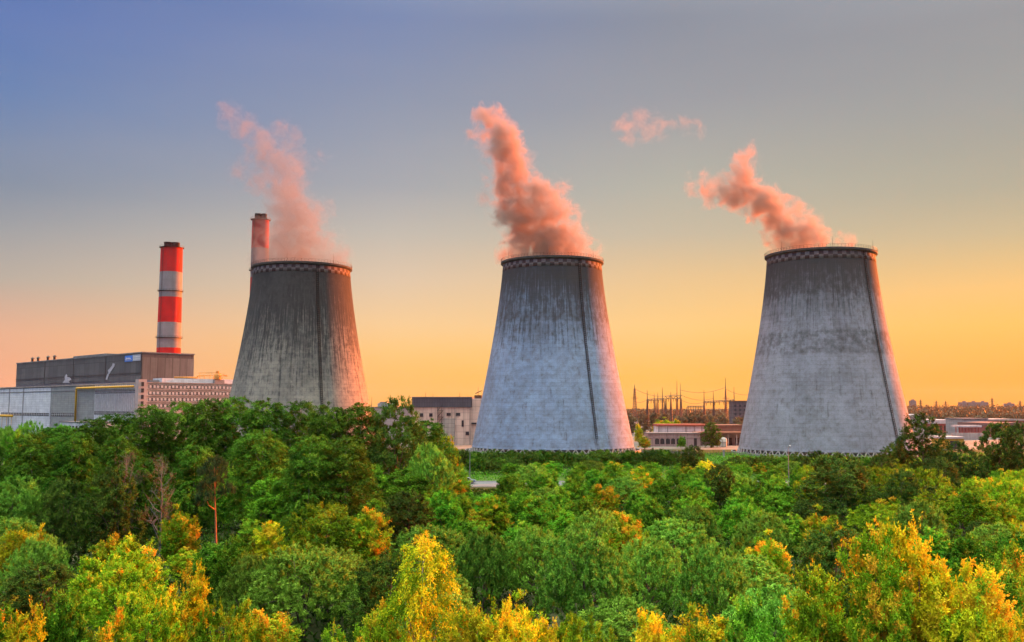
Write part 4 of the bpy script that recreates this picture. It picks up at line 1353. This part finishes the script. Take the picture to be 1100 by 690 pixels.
for v in range(3):
    r = random.Random(600 + v)
    w_, h = 6.5, 5.0
    L = dome_lobes(r, w_, h, 11, (.36, .52))
    add_kind('shrub', crown('shrub_crown', 600 + v, L, M['leaf_dark'] if v == 0 else M['leaf_birch'], 1500, 14, .8, .26, .13, .8, .9, .4, .05, .5, .5, .18, .08, .8, -.6),
             trunk_mesh('shrub_trunk', 60 + v, 3.0, .12, L, M['bark']), h, w_)
for v in range(2):
    r = random.Random(650 + v)
    w_, h = 7.0, 11.5
    L = tall_lobes(r, w_, h, 4.0, 13, (.15, .24), .6)
    add_kind('weeping', crown('weeping_crown', 650 + v, L, M['leaf_yellow'], 1700, 20, 1.35, .19, .075, .1, .9, .3, .75, .4, .40, .20, .22, .6, -.7),
             trunk_mesh('weeping_trunk', 65 + v, 10.0, .17, L, M['birch_bark'], .02, 9, 2), h, w_)
r = random.Random(700)
w_, h = 7.5, 13.0
L = [(math.cos(k * 2.4) * (2.3 - .25 * k), math.sin(k * 2.4) * (2.3 - .25 * k), 8.2 + k * .62, 1.7, .75) for k in range(7)] + [(0, 0, 12.2, 1.4, .7)]
add_kind('pine', crown('pine_crown', 700, L, M['leaf_pine'], 1500, 26, .5, .24, .03, 1.1, .7, .5, 0, .3, .5, .2, 0, .5, -.5), trunk_mesh('pine_trunk', 70, 12.0, .26, L, M['pine_bark'], .015), h, w_)
for v in range(2):
    r = random.Random(720 + v)
    w_, h = 7.0, 10.5
    L = tall_lobes(r, w_, h, 3.5, 22, (.13, .22), .6)
    add_kind('bare', crown('thin_crown', 720 + v, L, M['leaf_brown'], 190, 8, 1.0, .2, .08, .6, .9, .4, .3, .4, .4, .2, 0, .9, -.7), trunk_mesh('bare_trunk', 72 + v, 9.8, .17, L, M['dead_bark'], .02, 20, 9), h, w_)
for v in range(2):
    r = random.Random(740 + v)
    w_, h = 9.0, 9.0
    L = tall_lobes(r, w_, h, 1.0, 12, (.2, .3), .6)
    add_kind('thicket', crown('thicket_crown', 740 + v, L, M['leaf_brown'], 700, 12, 1.4, .55, .25, .8, .9, .4, .1, .4, .4, .25, .1, .9, -.6), trunk_mesh('thicket_trunk', 74 + v, 7.5, .2, L, M['bark'], .02, 10, 4), h, w_)

CAT = {'willow': 'willow', 'birch': 'birch', 'pine': 'pine', 'shrub': 'shrub', 'bare': 'tree', 'thicket': 'tree', 'weeping': 'tree'}
NAME = {'willow': 'willow_tree', 'green': 'leafy_tree', 'lime': 'lime_green_tree', 'yellow': 'yellow_tree', 'birch': 'birch_tree', 'dark': 'dark_tree', 'dome': 'domed_tree',
        'shrub': 'shrub', 'weeping': 'weeping_tree', 'pine': 'pine_tree', 'bare': 'bare_tree', 'thicket': 'thicket_tree'}
GROUP = {'willow': 'grey-green willows in the wood', 'green': 'bright green leafy trees', 'lime': 'lime green trees with yellow sprays', 'yellow': 'trees turned autumn yellow', 'birch': 'dark birches before the left tower',
         'dark': 'dark round-crowned trees', 'dome': 'domed trees with yellowing tops', 'shrub': 'dark shrubs before the towers', 'weeping': 'weeping yellow trees', 'bare': 'bare trees at the birch wood', 'thicket': 'brownish thicket below the substation'}
PLACED = []      # (px, py_mid, x, y, width, kind, ref)
trng = random.Random(77)


def plant_tree(kind, px, D, h, w, label=None, ref=None, variant=None):
    i = trng.randrange(len(KIND[kind])) if variant is None else variant
    cm, tm, nh, nw = KIND[kind][i]
    sz = h / nh
    sxy = max(.62, min(1.7, (w / nw) / sz)) * sz
    x = gx(px, D)
    root = empty(NAME[kind], (x, D, 0), trng.uniform(0, 2 * PI), label, CAT.get(kind, 'tree'), GROUP.get(kind))
    e_ = trng.uniform(.86, 1.16)
    root.scale = (sxy * e_, sxy / e_, sz)
    root.rotation_euler = (trng.uniform(-.07, .07), trng.uniform(-.07, .07), root.rotation_euler.z)
    link_mesh('trunk', tm, None, root)
    link_mesh('crown', cm, None, root)
    top = 437 + (CAM_H - h) * FPX / D
    PLACED.append([px, top + .3 * h * FPX / D, x, D, sxy * nw, kind, ref, root, h])
    return root

# ------------------------------------------------------------------ the trees one can point at
def H(kind, px, ytop, wpx, h=None, D=None, label=None, ref=None, v=None):
    if D is None:
        D = depth_for(ytop, h)
    else:
        h = zat(ytop, D)
    plant_tree(kind, px, D, h, wpx * D / FPX, label, ref, v)


# back wood before the left tower
H('birch', 62, 461, 64, D=165, label='dark birch at the left end of the back wood below the grey wall', ref='the leftmost birch')
H('birch', 98, 456, 61, D=170, label='dark birch in the back wood below the yellow gas pipe')
H('birch', 128, 450, 61, D=176, label='dark birch in the back wood below the blue sign')
H('birch', 160, 443, 64, D=178, label='dark birch in the back wood below the stair tower')
H('birch', 192, 437, 64, D=182, label='tall dark birch in the back wood below the striped chimney')
H('birch', 224, 434, 64, D=180, label='tall dark birch in the back wood below the office windows')
H('birch', 254, 432, 64, D=184, label='tall dark birch at the left foot of the left tower', ref='the tall birch')
H('birch', 286, 434, 67, D=180, label='tall dark birch hiding the left third of the left tower base')
H('birch', 318, 436, 64, D=184, label='tall dark birch before the middle of the left tower base')
H('birch', 350, 439, 67, D=178, label='tall dark birch before the right third of the left tower base')
H('birch', 384, 441, 67, D=180, label='tall dark birch at the right foot of the left tower')
H('dark', 424, 439, 66, D=176, label='broad dark crown standing alone before the low grey building', ref='the broad dark tree')
H('birch', 456, 455, 61, D=188, label='last dark birch of the back wood before the cream hall')
H('dome', 478, 466, 26, D=225, label='small yellowish green tree at the foot of the cream hall', v=0)
H('birch', 40, 470, 61, D=140, label='weeping dark birch in front of the left end of the back wood')
H('birch', 86, 468, 64, D=140, label='weeping dark birch below the low white annex', ref='the annex birch')
H('birch', 330, 474, 67, D=132, label='weeping dark birch in the second row below the left tower middle')
H('birch', 284, 470, 64, D=138, label='weeping dark birch in the second row right of the pine')
H('birch', 378, 476, 64, D=134, label='weeping dark birch in the second row left of the broad dark tree')
H('birch', 132, 472, 58, D=136, label='weeping dark birch in the second row above the bare pale tree')
H('pine', 238, 490, 44, D=108, label='pine with orange trunk and flat dark crown before the birches', ref='the pine', v=0)
H('bare', 177, 487, 40, D=110, label='bare pale tree with hardly a leaf before the dark birches', ref='the bare tree', v=0)
H('bare', 137, 486, 34, D=114, label='thin bare tree left of the larger bare pale tree', v=1)
# second storey of the wood
H('green', 292, 514, 74, h=8.5, label='bright green bushy tree alone below the dark birches', ref='the bright bush')
H('green', 440, 500, 66, h=8.5, label='bright green tree below the broad dark tree', ref='the green tree')
H('green', 398, 497, 56, h=8.8, label='bright green tree left of its brighter neighbour below the broad dark tree')
H('willow', 462, 478, 52, D=165, label='pale green weeping willow between the cream hall and wood edge', ref='the edge willow')
H('green', 482, 505, 44, h=6.0, label='green bushy tree just left of the road gap')
H('dark', 76, 518, 60, h=9.5, label='dense dark round tree with few yellow specks at left', ref='the dense tree', v=0)
H('dark', 128, 512, 72, h=10, label='big dark round tree with orange flecks on its right side', ref='the flecked tree', v=1)
H('willow', 18, 513, 64, h=8.5, label='grey-green willow at the left edge above the orange tree', ref='the edge-left willow')
H('lime', 200, 540, 48, h=7.5, label='shrubby tree with upright yellow shoots below the bare pale tree', ref='the yellow shoots', v=2)
H('dome', 352, 540, 92, h=8.0, label='broad domed tree with a yellow top in the left middle', ref='the yellow dome', v=0)
H('lime', 396, 541, 62, h=8.0, label='lime tree with orange top against the yellow dome')
H('yellow', 30, 557, 54, h=7.5, label='orange yellow tree near the left edge', ref='the orange tree', v=0)
H('willow', 48, 578, 60, h=6.5, label='grey-green willow in front of the orange yellow tree')
H('dome', 136, 592, 108, h=8.0, label='wide domed yellow-green tree in the left foreground', ref='the wide dome', v=1)
H('yellow', 206, 604, 64, h=8.0, label='airy yellow tree right of the wide yellow-green dome', ref='the airy yellow tree', v=1)
H('green', 262, 566, 62, h=7.5, label='fresh green tree between the bright bush and grey-green willows')
H('willow', 330, 588, 112, h=7.2, label='large spreading willow with many lobes in the left middle', ref='the spreading willow', v=0)
H('willow', 278, 600, 62, h=6.2, label='smaller willow at the left of the large spreading willow')
H('weeping', 450, 580, 86, h=10.5, label='tall weeping tree of orange yellow leaves at bottom centre', ref='the weeping tree', v=0)
H('willow', 520, 570, 64, h=7.2, label='grey-green willow behind the tall weeping yellow tree', ref='the small willow')
H('willow', 575, 568, 70, h=7.0, label='rounded willow left of the biggest round willow', v=2)
H('willow', 628, 577, 98, h=8.0, label='biggest round grey-green willow right of bottom centre', ref='the round willow', v=1)
H('willow', 692, 580, 76, h=7.2, label='round willow right of the biggest round willow', v=3)
H('willow', 768, 588, 84, h=7.4, label='round grey-green willow left of the big autumn tree', ref='the right willow', v=2)
H('willow', 640, 548, 74, h=7.0, label='willow close behind the biggest round willow')
H('willow', 812, 552, 62, h=7.0, label='grey-green willow above and right of the round willows')
H('willow', 745, 545, 56, h=6.6, label='low willow in the middle of the bright green thicket')
# yellow and lime trees along the bottom
H('lime', 12, 628, 74, h=8.2, label='lime green tree in the bottom left corner', ref='the corner tree')
H('green', 68, 632, 74, h=8.0, label='bright green tree second from the bottom left corner')
H('lime', 132, 652, 84, h=8.0, label='dark lime tree with yellow specks at the bottom below the wide dome', v=1)
H('dome', 236, 648, 86, h=7.4, label='dome of yellow specked foliage at the bottom below the airy yellow tree')
H('lime', 300, 656, 74, h=7.2, label='lime green tree at the bottom below the spreading willow')
H('lime', 372, 662, 74, h=7.0, label='lime green tree at the bottom left of the weeping tree')
H('yellow', 508, 628, 76, h=8.6, label='bright golden tree at the bottom right of the weeping tree', ref='the golden tree', v=0)
H('yellow', 556, 646, 66, h=8.0, label='golden tree at the bottom below the rounded willow', v=1)
H('dome', 612, 660, 72, h=6.6, label='low domed bush with yellow top at the bottom below the round willow')
H('yellow', 690, 646, 74, h=8.0, label='golden feathery tree at the bottom below the round willows', ref='the feathery tree', v=2)
H('lime', 748, 650, 78, h=7.8, label='lime green tree at the bottom right of the golden feathery tree')
H('green', 812, 636, 84, h=8.4, label='fresh green tree at the bottom left of the big autumn tree')
H('lime', 878, 596, 92, h=9.6, label='lime tree with yellow tips leaning on the big autumn tree')
H('lime', 926, 552, 96, h=12.0, label='tallest tree of the big autumn clump with thin upright tips', ref='the autumn clump', v=0)
H('yellow', 986, 560, 92, h=11.6, label='big autumn tree of orange yellow leaves at bottom right', ref='the autumn tree', v=1)
H('yellow', 1030, 592, 78, h=10.4, label='orange tree right of the big autumn tree at bottom right', v=2)
H('lime', 1082, 560, 84, h=11.0, label='green and yellow tree in the bottom right corner', ref='the right corner tree', v=2)
H('green', 1060, 600, 70, h=9.4, label='fresh green tree at the bottom between two orange trees at right', v=1)
H('lime', 940, 622, 84, h=8.8, label='lime tree at the bottom below the tallest tip of the autumn clump', v=1)
H('yellow', 1088, 640, 66, h=8.6, label='orange tree at the bottom in the right corner', v=0)
H('lime', 418, 640, 60, h=7.6, label='yellow-flecked lime tree at the bottom just left of the weeping tree', v=1)
H('yellow', 588, 655, 60, h=7.0, label='golden bush at the bottom between the golden tree and round willow', v=2)
H('yellow', 724, 656, 60, h=7.0, label='golden bush at the bottom right of the golden feathery tree', v=0)
H('yellow', 34, 648, 62, h=7.6, label='yellow-green tree at the bottom beside the corner tree', v=1)
H('lime', 270, 640, 58, h=7.2, label='yellow-flecked lime tree at the bottom right of the airy yellow tree', v=2)
H('dome', 165, 628, 66, h=7.4, label='dome with yellow top at the bottom right of the wide dome', v=0)
# right hand middle ground
H('dark', 902, 496, 96, h=10.0, label='dark broad crown before the right tower', ref='the dark crown', v=2)
H('dome', 944, 500, 66, h=9.0, label='yellow topped dome right of the dark broad crown', v=0)
H('dome', 988, 502, 62, h=9.0, label='yellow topped dome below the dark tree at the right tower', v=1)
H('dome', 1030, 522, 86, h=8.0, label='wide green dome with lit top at the right', ref='the green dome', v=1)
H('dome', 1078, 512, 64, h=8.6, label='yellow topped dome near the right edge', v=0)
H('willow', 985, 540, 64, h=7.5, label='grey-green willow behind the big autumn tree')
H('dark', 992, 452, 58, D=225, label='dark airy tree at the right foot of the right tower', ref='the airy dark tree', v=1)
H('dark', 1066, 456, 56, D=205, label='tall dark tree before the brown shed', ref='the tall dark tree', v=0)
H('dark', 1094, 462, 50, D=200, label='dark tree at the right edge below the brown shed', v=2)
H('dark', 1032, 481, 56, D=190, label='low dark tree below the yellow building', v=1)
H('dark', 963, 478, 46, D=232, label='low dark tree at the right edge of the right tower base', v=0)
H('dark', 763, 456.5, 24, D=432, label='small dark round tree before the pump house', ref='the small round tree', v=2)
H('dark', 744, 480, 34, D=262, label='dark round bush with a yellow side on the lawn', ref='the lawn bush', v=0)
H('yellow', 757, 494, 30, D=235, label='yellow bush beside the dark round bush on the lawn', v=1)
H('shrub', 732, 470, 8, D=425, label='small green shrub against the pump house windows', v=1)
H('lime', 692, 468, 16, D=415, label='yellow-green bush at the right foot of the middle tower', v=0)
H('yellow', 686, 455, 12, D=470, label='small yellow tree right of the middle tower edge', v=1)
H('lime', 712, 448, 26, D=560, label='yellow-green tree behind the white hall', v=2)
H('lime', 725, 449, 20, D=575, label='smaller yellow-green tree behind the white hall', v=1)
H('willow', 645, 484, 36, D=292, label='grey bush at the right foot of the middle tower in the hedge')

ORD = ['first', 'second', 'third', 'fourth', 'fifth', 'sixth', 'seventh', 'eighth', 'ninth', 'tenth', 'eleventh', 'twelfth', 'thirteenth', 'fourteenth', 'fifteenth', 'sixteenth', 'seventeenth', 'eighteenth']
for i in range(11):
    px = 679 + i * 12.2 + trng.uniform(-3, 3)
    H('thicket', px, trng.uniform(446, 451), trng.uniform(11, 19), D=trng.uniform(600, 720), label=ORD[i] + ' brownish thicket tree from the left below the substation gantries')
# hedge below the towers
for i in range(15):
    px = 497 + i * 16.6 + trng.uniform(-2, 2)
    H('shrub', px, trng.uniform(484, 488.5), 25, D=trng.uniform(280, 300), label=ORD[i] + ' shrub from the left in the dark hedge below the middle tower', v=(0, 2)[i % 2])
for i in range(4):
    px = 512 + i * 13
    H('shrub', px, 493 + trng.uniform(0, 3), 24, D=trng.uniform(263, 270), label=ORD[i] + ' low shrub from the left edging the lawn behind the road', v=(2, 0)[i % 2])
H('green', 652, 505, 34, D=219, label='green bush hiding the road below the middle tower right foot', v=2)
H('green', 668, 503, 34, D=218, label='second green bush hiding the road right of middle tower foot', v=1)
H('green', 818, 506, 34, D=218, label='green bush at the left of the right street lamp', v=0)
H('lime', 862, 504, 36, D=218, label='yellow flecked bush at the right of the right street lamp', v=1)
for i in range(12):
    px = 792 + i * 15.5 + trng.uniform(-2, 2)
    H('shrub', px, trng.uniform(488.5, 493), 24, D=trng.uniform(268, 288), label=ORD[i] + ' shrub from the left in the hedge below the right tower', v=(0, 1)[i % 2])
for i in range(7):
    px = 8 + i * 14
    H('green' if i % 2 else 'willow', px + trng.uniform(-3, 3), trng.uniform(452, 462) if i < 3 else trng.uniform(457, 463), 24, D=trng.uniform(215, 260), label=ORD[i] + ' small tree from the left before the white power hall')

# ------------------------------------------------------------------ the many trees in between
def top_limit(px, D):
    """lowest photo row a crown may reach up to"""
    if D >= 240: lim = 494 if px < 850 else 490
    elif px < 480: lim = 472 if D > 120 else 500
    elif px < 870: lim = 497
    else: lim = 486
    if 496 < px < 541 and D < 225: lim = max(lim, 527)
    if 838 < px < 851 and D < 230: lim = max(lim, 519)
    return lim


def fill_kind(px, D):
    q = trng.random()
    if D < 62:
        return 'lime' if q < .40 else 'green' if q < .50 else 'yellow' if q < .88 else 'dome'
    if D < 112:
        if px < 300: return 'willow' if q < .22 else 'green' if q < .36 else 'dark' if q < .5 else 'lime' if q < .72 else 'dome' if q < .92 else 'yellow'
        if px < 860: return 'willow' if q < .62 else 'green' if q < .86 else 'dark' if q < .94 else 'lime'
        return 'willow' if q < .2 else 'lime' if q < .5 else 'dark' if q < .66 else 'yellow' if q < .8 else 'green'
    if D > 240: return 'green' if q < .6 else 'dark' if q < .8 else 'lime' if q < .9 else 'willow'
    if px < 470: return 'green' if q < .4 else 'birch' if q < .72 else 'dark' if q < .88 else 'willow'
    if px < 860: return 'green' if q < .72 else 'lime' if q < .84 else 'willow' if q < .95 else 'dark'
    return 'dome' if q < .35 else 'dark' if q < .65 else 'lime' if q < .85 else 'green'


FILL = []
for D in (44, 50, 57, 65, 74, 83, 93, 104, 116, 129, 141, 154, 168, 182, 196, 209, 252, 264):
    sp = max(4.6, .036 * D + 2.4) if D < 120 else 5.4
    n = int(1.12 * D / sp)
    for i in range(n + 1):
        x = -.56 * D + i * sp + trng.uniform(-.35, .35) * sp
        Dj = D + trng.uniform(-.04, .04) * D
        if D > 200 and D < 240: Dj = min(Dj, 216)
        px = 550 + FPX * x / Dj
        if px < -25 or px > 1125: continue
        if D >= 250 and not (px > 545): continue
        kind = fill_kind(px, Dj)
        h = {'willow': 6.4, 'green': 6.8, 'lime': 7.6, 'yellow': 7.8, 'dark': 8.0, 'dome': 7.4, 'birch': 12.5}[kind] * trng.uniform(.8, 1.15)
        if D > 112 and kind != 'birch': h *= .92
        hmax = CAM_H - (top_limit(px, Dj) - 437) * Dj / FPX
        if hmax < 2.2: continue
        if h > hmax:
            h = hmax * trng.uniform(.88, 1.0)
            if kind in ('birch', 'dark'): kind = 'green' if px < 860 else 'dome'
        w_ = {'willow': 7.6, 'green': 6.2, 'lime': 6.2, 'yellow': 5.8, 'dark': 7.0, 'dome': 7.6, 'birch': 7.0}[kind] * trng.uniform(.85, 1.15)
        # leave the trees already placed standing free, and never cover a named tree from the front
        bad = False
        for P in PLACED:
            dd = math.hypot(P[2] - x, P[3] - Dj)
            if dd < (.45 if 64 < Dj < 125 else .41) * (P[4] + w_): bad = True; break
            if P[6] and Dj < P[3] and abs(P[0] - px) < (.30 * P[4] * FPX / P[3] + .3 * w_ * FPX / Dj):
                mytop = 437 + (CAM_H - h) * FPX / Dj
                toph = 437 + (CAM_H - P[8]) * FPX / P[3]
                lim = toph + .62 * P[8] * FPX / P[3]
                if mytop < lim:
                    h2 = CAM_H - (lim - 437) * Dj / FPX
                    if h2 < 2.4: bad = True; break
                    h = min(h, h2)
        if bad: continue
        root = plant_tree(kind, px, Dj, h, w_)
        FILL.append(PLACED[-1])

PHRASE = {'willow': 'grey-green willow', 'green': 'bright green leafy tree', 'lime': 'lime tree with yellow sprays', 'yellow': 'golden leafy tree', 'dark': 'dark round tree',
          'dome': 'domed tree with yellowing top', 'birch': 'dark green birch'}
REFS = [(P[0], P[1], P[6]) for P in PLACED if P[6]]
REFS += [(505, 505, 'the lamp by road'), (846, 508, 'the lamp at right'), (593, 500, 'the middle tower base'), (885, 492, 'the right tower base')]
used = {}


def relation(P, rf):
    dx, dy = P[0] - rf[0], P[1] - rf[1]
    if abs(dx) > abs(dy): return ('left of ' if dx < 0 else 'right of ') + rf[2]
    return ('behind ' if dy < 0 else 'below ') + rf[2]


for P in FILL:
    hh = P[8]
    ad = 'low ' if hh < 5 else 'mid-height ' if hh < 7.4 else 'taller '
    near = sorted([q for q in REFS], key=lambda q: (q[0] - P[0]) ** 2 + (q[1] - P[1]) ** 2)
    lab = None
    base = ad + PHRASE[P[5]] + ' '
    cands = [base + relation(P, near[0])] + [base + relation(P, near[a_]) + ' and ' + relation(P, near[b_]) for a_ in range(3) for b_ in range(a_ + 1, 7)]
    for c_ in cands:
        if c_ not in used and len(c_.split()) <= 16:
            lab = c_; break
    if lab is None:
        lab = base + relation(P, near[0])
    used[lab] = used.get(lab, 0) + 1
    P[7]['label'] = lab
print('TREES', len(PLACED), 'fill', len(FILL), 'dup labels', sum(1 for v in used.values() if v > 1))

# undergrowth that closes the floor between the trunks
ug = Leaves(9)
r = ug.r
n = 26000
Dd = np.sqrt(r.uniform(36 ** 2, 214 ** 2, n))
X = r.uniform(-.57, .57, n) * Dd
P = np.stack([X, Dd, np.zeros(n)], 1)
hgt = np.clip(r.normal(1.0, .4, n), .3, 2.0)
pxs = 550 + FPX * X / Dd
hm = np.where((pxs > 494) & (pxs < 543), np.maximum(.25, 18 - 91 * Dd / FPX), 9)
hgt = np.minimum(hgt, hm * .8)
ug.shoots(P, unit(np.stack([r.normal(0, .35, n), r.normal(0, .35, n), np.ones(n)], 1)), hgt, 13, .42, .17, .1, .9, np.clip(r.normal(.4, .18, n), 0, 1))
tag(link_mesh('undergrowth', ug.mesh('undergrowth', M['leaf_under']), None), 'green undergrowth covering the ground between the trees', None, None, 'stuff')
gs = Leaves(12)
r = gs.r
n = 9000
Dd = r.uniform(240, 372, n); X = r.uniform(-.2, .56, n) * Dd
P = np.stack([X, Dd, np.zeros(n)], 1)
okk = np.ones(n, bool)
for (px, D0) in (T2, T3):
    okk &= np.hypot(X - gx(px, D0), Dd - D0) > 36.5
P = P[okk]; n = len(P)
gs.shoots(P, unit(np.stack([r.normal(0, .6, n), r.normal(0, .6, n), np.ones(n)], 1)), r.uniform(.3, .9, n), 12, .5, .2, .1, 1.0, np.clip(r.normal(.45, .2, n), 0, 1), rad=.5)
tag(link_mesh('rough_grass', gs.mesh('rough_grass', M['leaf_green']), None), 'rough grass and weeds below the towers', None, None, 'stuff')
# far woods on the skyline
fw = Leaves(15)
r = fw.r
n = 9000
Dd = r.uniform(1000, 2450, n); X = r.uniform(-.15, .62, n) * Dd
hw = (9 + 8 * np.clip((Dd - 900) / 1500, 0, 1)) * (1 + .22 * np.sin(X * .021 + Dd * .004) + .16 * np.sin(X * .067 + 1.3)) * r.uniform(.75, 1.05, n)
hw = np.minimum(hw, np.where(X / Dd < .34, 8.0, 16.5) + 1.5 * np.sin(X * .013))
okk = ~((X / Dd < .18) & (Dd < 1150))
P = np.stack([X, Dd, np.zeros(n)], 1)[okk]; hw = hw[okk]; n = len(P)
fw.shoots(P, unit(np.stack([r.normal(0, .05, n), r.normal(0, .05, n), np.ones(n)], 1)), hw, 22, 3.4, 2.2, 0, 1.3, np.clip(r.normal(.45, .22, n), 0, 1), rad=1.7)
tag(link_mesh('far_woods', fw.mesh('far_woods', M['leaf_far']), None), 'brownish far woods along the horizon', None, None, 'stuff')

# ------------------------------------------------------------------ steam
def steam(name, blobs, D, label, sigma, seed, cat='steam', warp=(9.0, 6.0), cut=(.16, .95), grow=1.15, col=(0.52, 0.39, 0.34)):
    pts = []
    for (px, py, rp, *rest) in blobs:
        dy = rest[0] if rest else 0.0
        wgt = rest[1] if len(rest) > 1 else 1.0
        p = at(px, py, D + dy)
        pts.append((p, grow * rp * D / FPX, wgt))
    org = sum((p for p, _, _ in pts), Vector()) / len(pts)
    bm = bmesh.new()
    for p, rr, wgt in pts:
        bmesh.ops.create_icosphere(bm, subdivisions=3, radius=rr * 1.38 + 1.0, matrix=Matrix.Translation(p - org))
    me = bpy.data.meshes.new(name + '_hull'); bm.to_mesh(me); bm.free()
    tmp = bpy.data.objects.new('tmp', me); COL.objects.link(tmp)
    md = tmp.modifiers.new('remesh', 'REMESH'); md.mode = 'VOXEL'; md.voxel_size = 1.3
    dg = bpy.context.evaluated_depsgraph_get()
    me2 = bpy.data.meshes.new_from_object(tmp.evaluated_get(dg))
    bpy.data.objects.remove(tmp)
    me2.name = name
    m, t = new_mat(name)
    oc = t.n('ShaderNodeTexCoord').outputs['Object']
    so = t.vmath('ADD', oc, (seed * 17.3, seed * 5.1, 0))
    n1 = t.noise(so, .055, 2, .5, out='Color')
    n2 = t.noise(so, .17, 3, .55, out='Color')
    p = t.vmath('ADD', oc, t.vmath('SCALE', t.vmath('SUBTRACT', n1, (.5, .5, .5)), scale=warp[0] * 2))
    p = t.vmath('ADD', p, t.vmath('SCALE', t.vmath('SUBTRACT', n2, (.5, .5, .5)), scale=warp[1] * 2))
    f = None
    for q, rr, wgt in pts:
        d = t.vmath('DISTANCE', p, tuple(q - org))
        g = t.math('MULTIPLY_ADD', d, -wgt / (rr * 1.42), wgt)
        f = g if f is None else t.math('SMOOTH_MAX', f, g, .18)
    fb = t.noise(so, .17, 8, .70, .9)
    v = t.math('ADD', f, t.math('MULTIPLY', t.math('SUBTRACT', fb, .5), 2.6))
    den = t.math('MULTIPLY', t.maprange(v, cut[0], cut[1], 0, 1, smooth=True), sigma)
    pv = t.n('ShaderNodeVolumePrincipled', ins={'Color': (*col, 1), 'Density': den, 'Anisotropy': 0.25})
    t.n('ShaderNodeOutputMaterial', ins={1: pv.outputs[0]})
    try:
        m.cycles.volume_step_rate = 0.22
    except Exception as e:
        print('step rate', e)
    me2.materials.clear(); me2.materials.append(m)
    o = bpy.data.objects.new(name, me2); COL.objects.link(o); o.location = org
    return tag(o, label, cat, 'steam above the cooling towers', 'thing')


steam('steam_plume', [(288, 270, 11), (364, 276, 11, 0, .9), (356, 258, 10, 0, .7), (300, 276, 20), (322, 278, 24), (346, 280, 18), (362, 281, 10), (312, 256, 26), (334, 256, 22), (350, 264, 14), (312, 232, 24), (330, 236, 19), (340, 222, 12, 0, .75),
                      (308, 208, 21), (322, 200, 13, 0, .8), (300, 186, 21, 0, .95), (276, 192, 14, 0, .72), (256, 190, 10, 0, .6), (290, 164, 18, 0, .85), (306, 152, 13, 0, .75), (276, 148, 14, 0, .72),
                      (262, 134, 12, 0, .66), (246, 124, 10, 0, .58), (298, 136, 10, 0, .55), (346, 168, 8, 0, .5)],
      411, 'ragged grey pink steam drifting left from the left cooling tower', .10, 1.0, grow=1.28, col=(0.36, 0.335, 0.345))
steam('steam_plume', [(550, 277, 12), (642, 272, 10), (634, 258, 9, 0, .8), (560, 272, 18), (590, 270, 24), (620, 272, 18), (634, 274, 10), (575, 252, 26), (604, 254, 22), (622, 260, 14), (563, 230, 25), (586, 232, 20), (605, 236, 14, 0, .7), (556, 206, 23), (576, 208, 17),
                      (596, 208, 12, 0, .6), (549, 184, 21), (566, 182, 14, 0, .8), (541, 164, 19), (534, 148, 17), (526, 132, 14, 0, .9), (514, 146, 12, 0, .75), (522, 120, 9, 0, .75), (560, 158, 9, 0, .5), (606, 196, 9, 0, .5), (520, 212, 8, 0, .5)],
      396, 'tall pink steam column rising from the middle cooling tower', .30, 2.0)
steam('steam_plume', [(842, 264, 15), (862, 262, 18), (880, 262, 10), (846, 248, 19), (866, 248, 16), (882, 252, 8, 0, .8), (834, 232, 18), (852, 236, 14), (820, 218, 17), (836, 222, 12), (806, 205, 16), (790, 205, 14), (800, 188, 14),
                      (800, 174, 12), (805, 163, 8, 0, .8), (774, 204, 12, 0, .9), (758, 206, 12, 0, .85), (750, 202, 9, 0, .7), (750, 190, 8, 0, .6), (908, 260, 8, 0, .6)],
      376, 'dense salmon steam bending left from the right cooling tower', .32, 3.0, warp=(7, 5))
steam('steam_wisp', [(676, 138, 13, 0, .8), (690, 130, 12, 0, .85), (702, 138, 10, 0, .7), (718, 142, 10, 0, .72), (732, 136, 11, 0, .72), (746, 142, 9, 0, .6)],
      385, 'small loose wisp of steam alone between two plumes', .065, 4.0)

# ------------------------------------------------------------------ air
HAZE = 0.000012
hz = MB(); hz.box(-7000, 7000, -300, 9000, -1.0, 165.0)
m, t = new_mat('haze')
pv = t.n('ShaderNodeVolumePrincipled', ins={'Color': (0.93, 0.88, 0.86, 1), 'Density': HAZE, 'Anisotropy': 0.3})
t.n('ShaderNodeOutputMaterial', ins={1: pv.outputs[0]})
m.cycles.homogeneous_volume = True
tag(hz.build('haze', m), 'thin warm evening haze over the whole place', None, None, 'stuff')
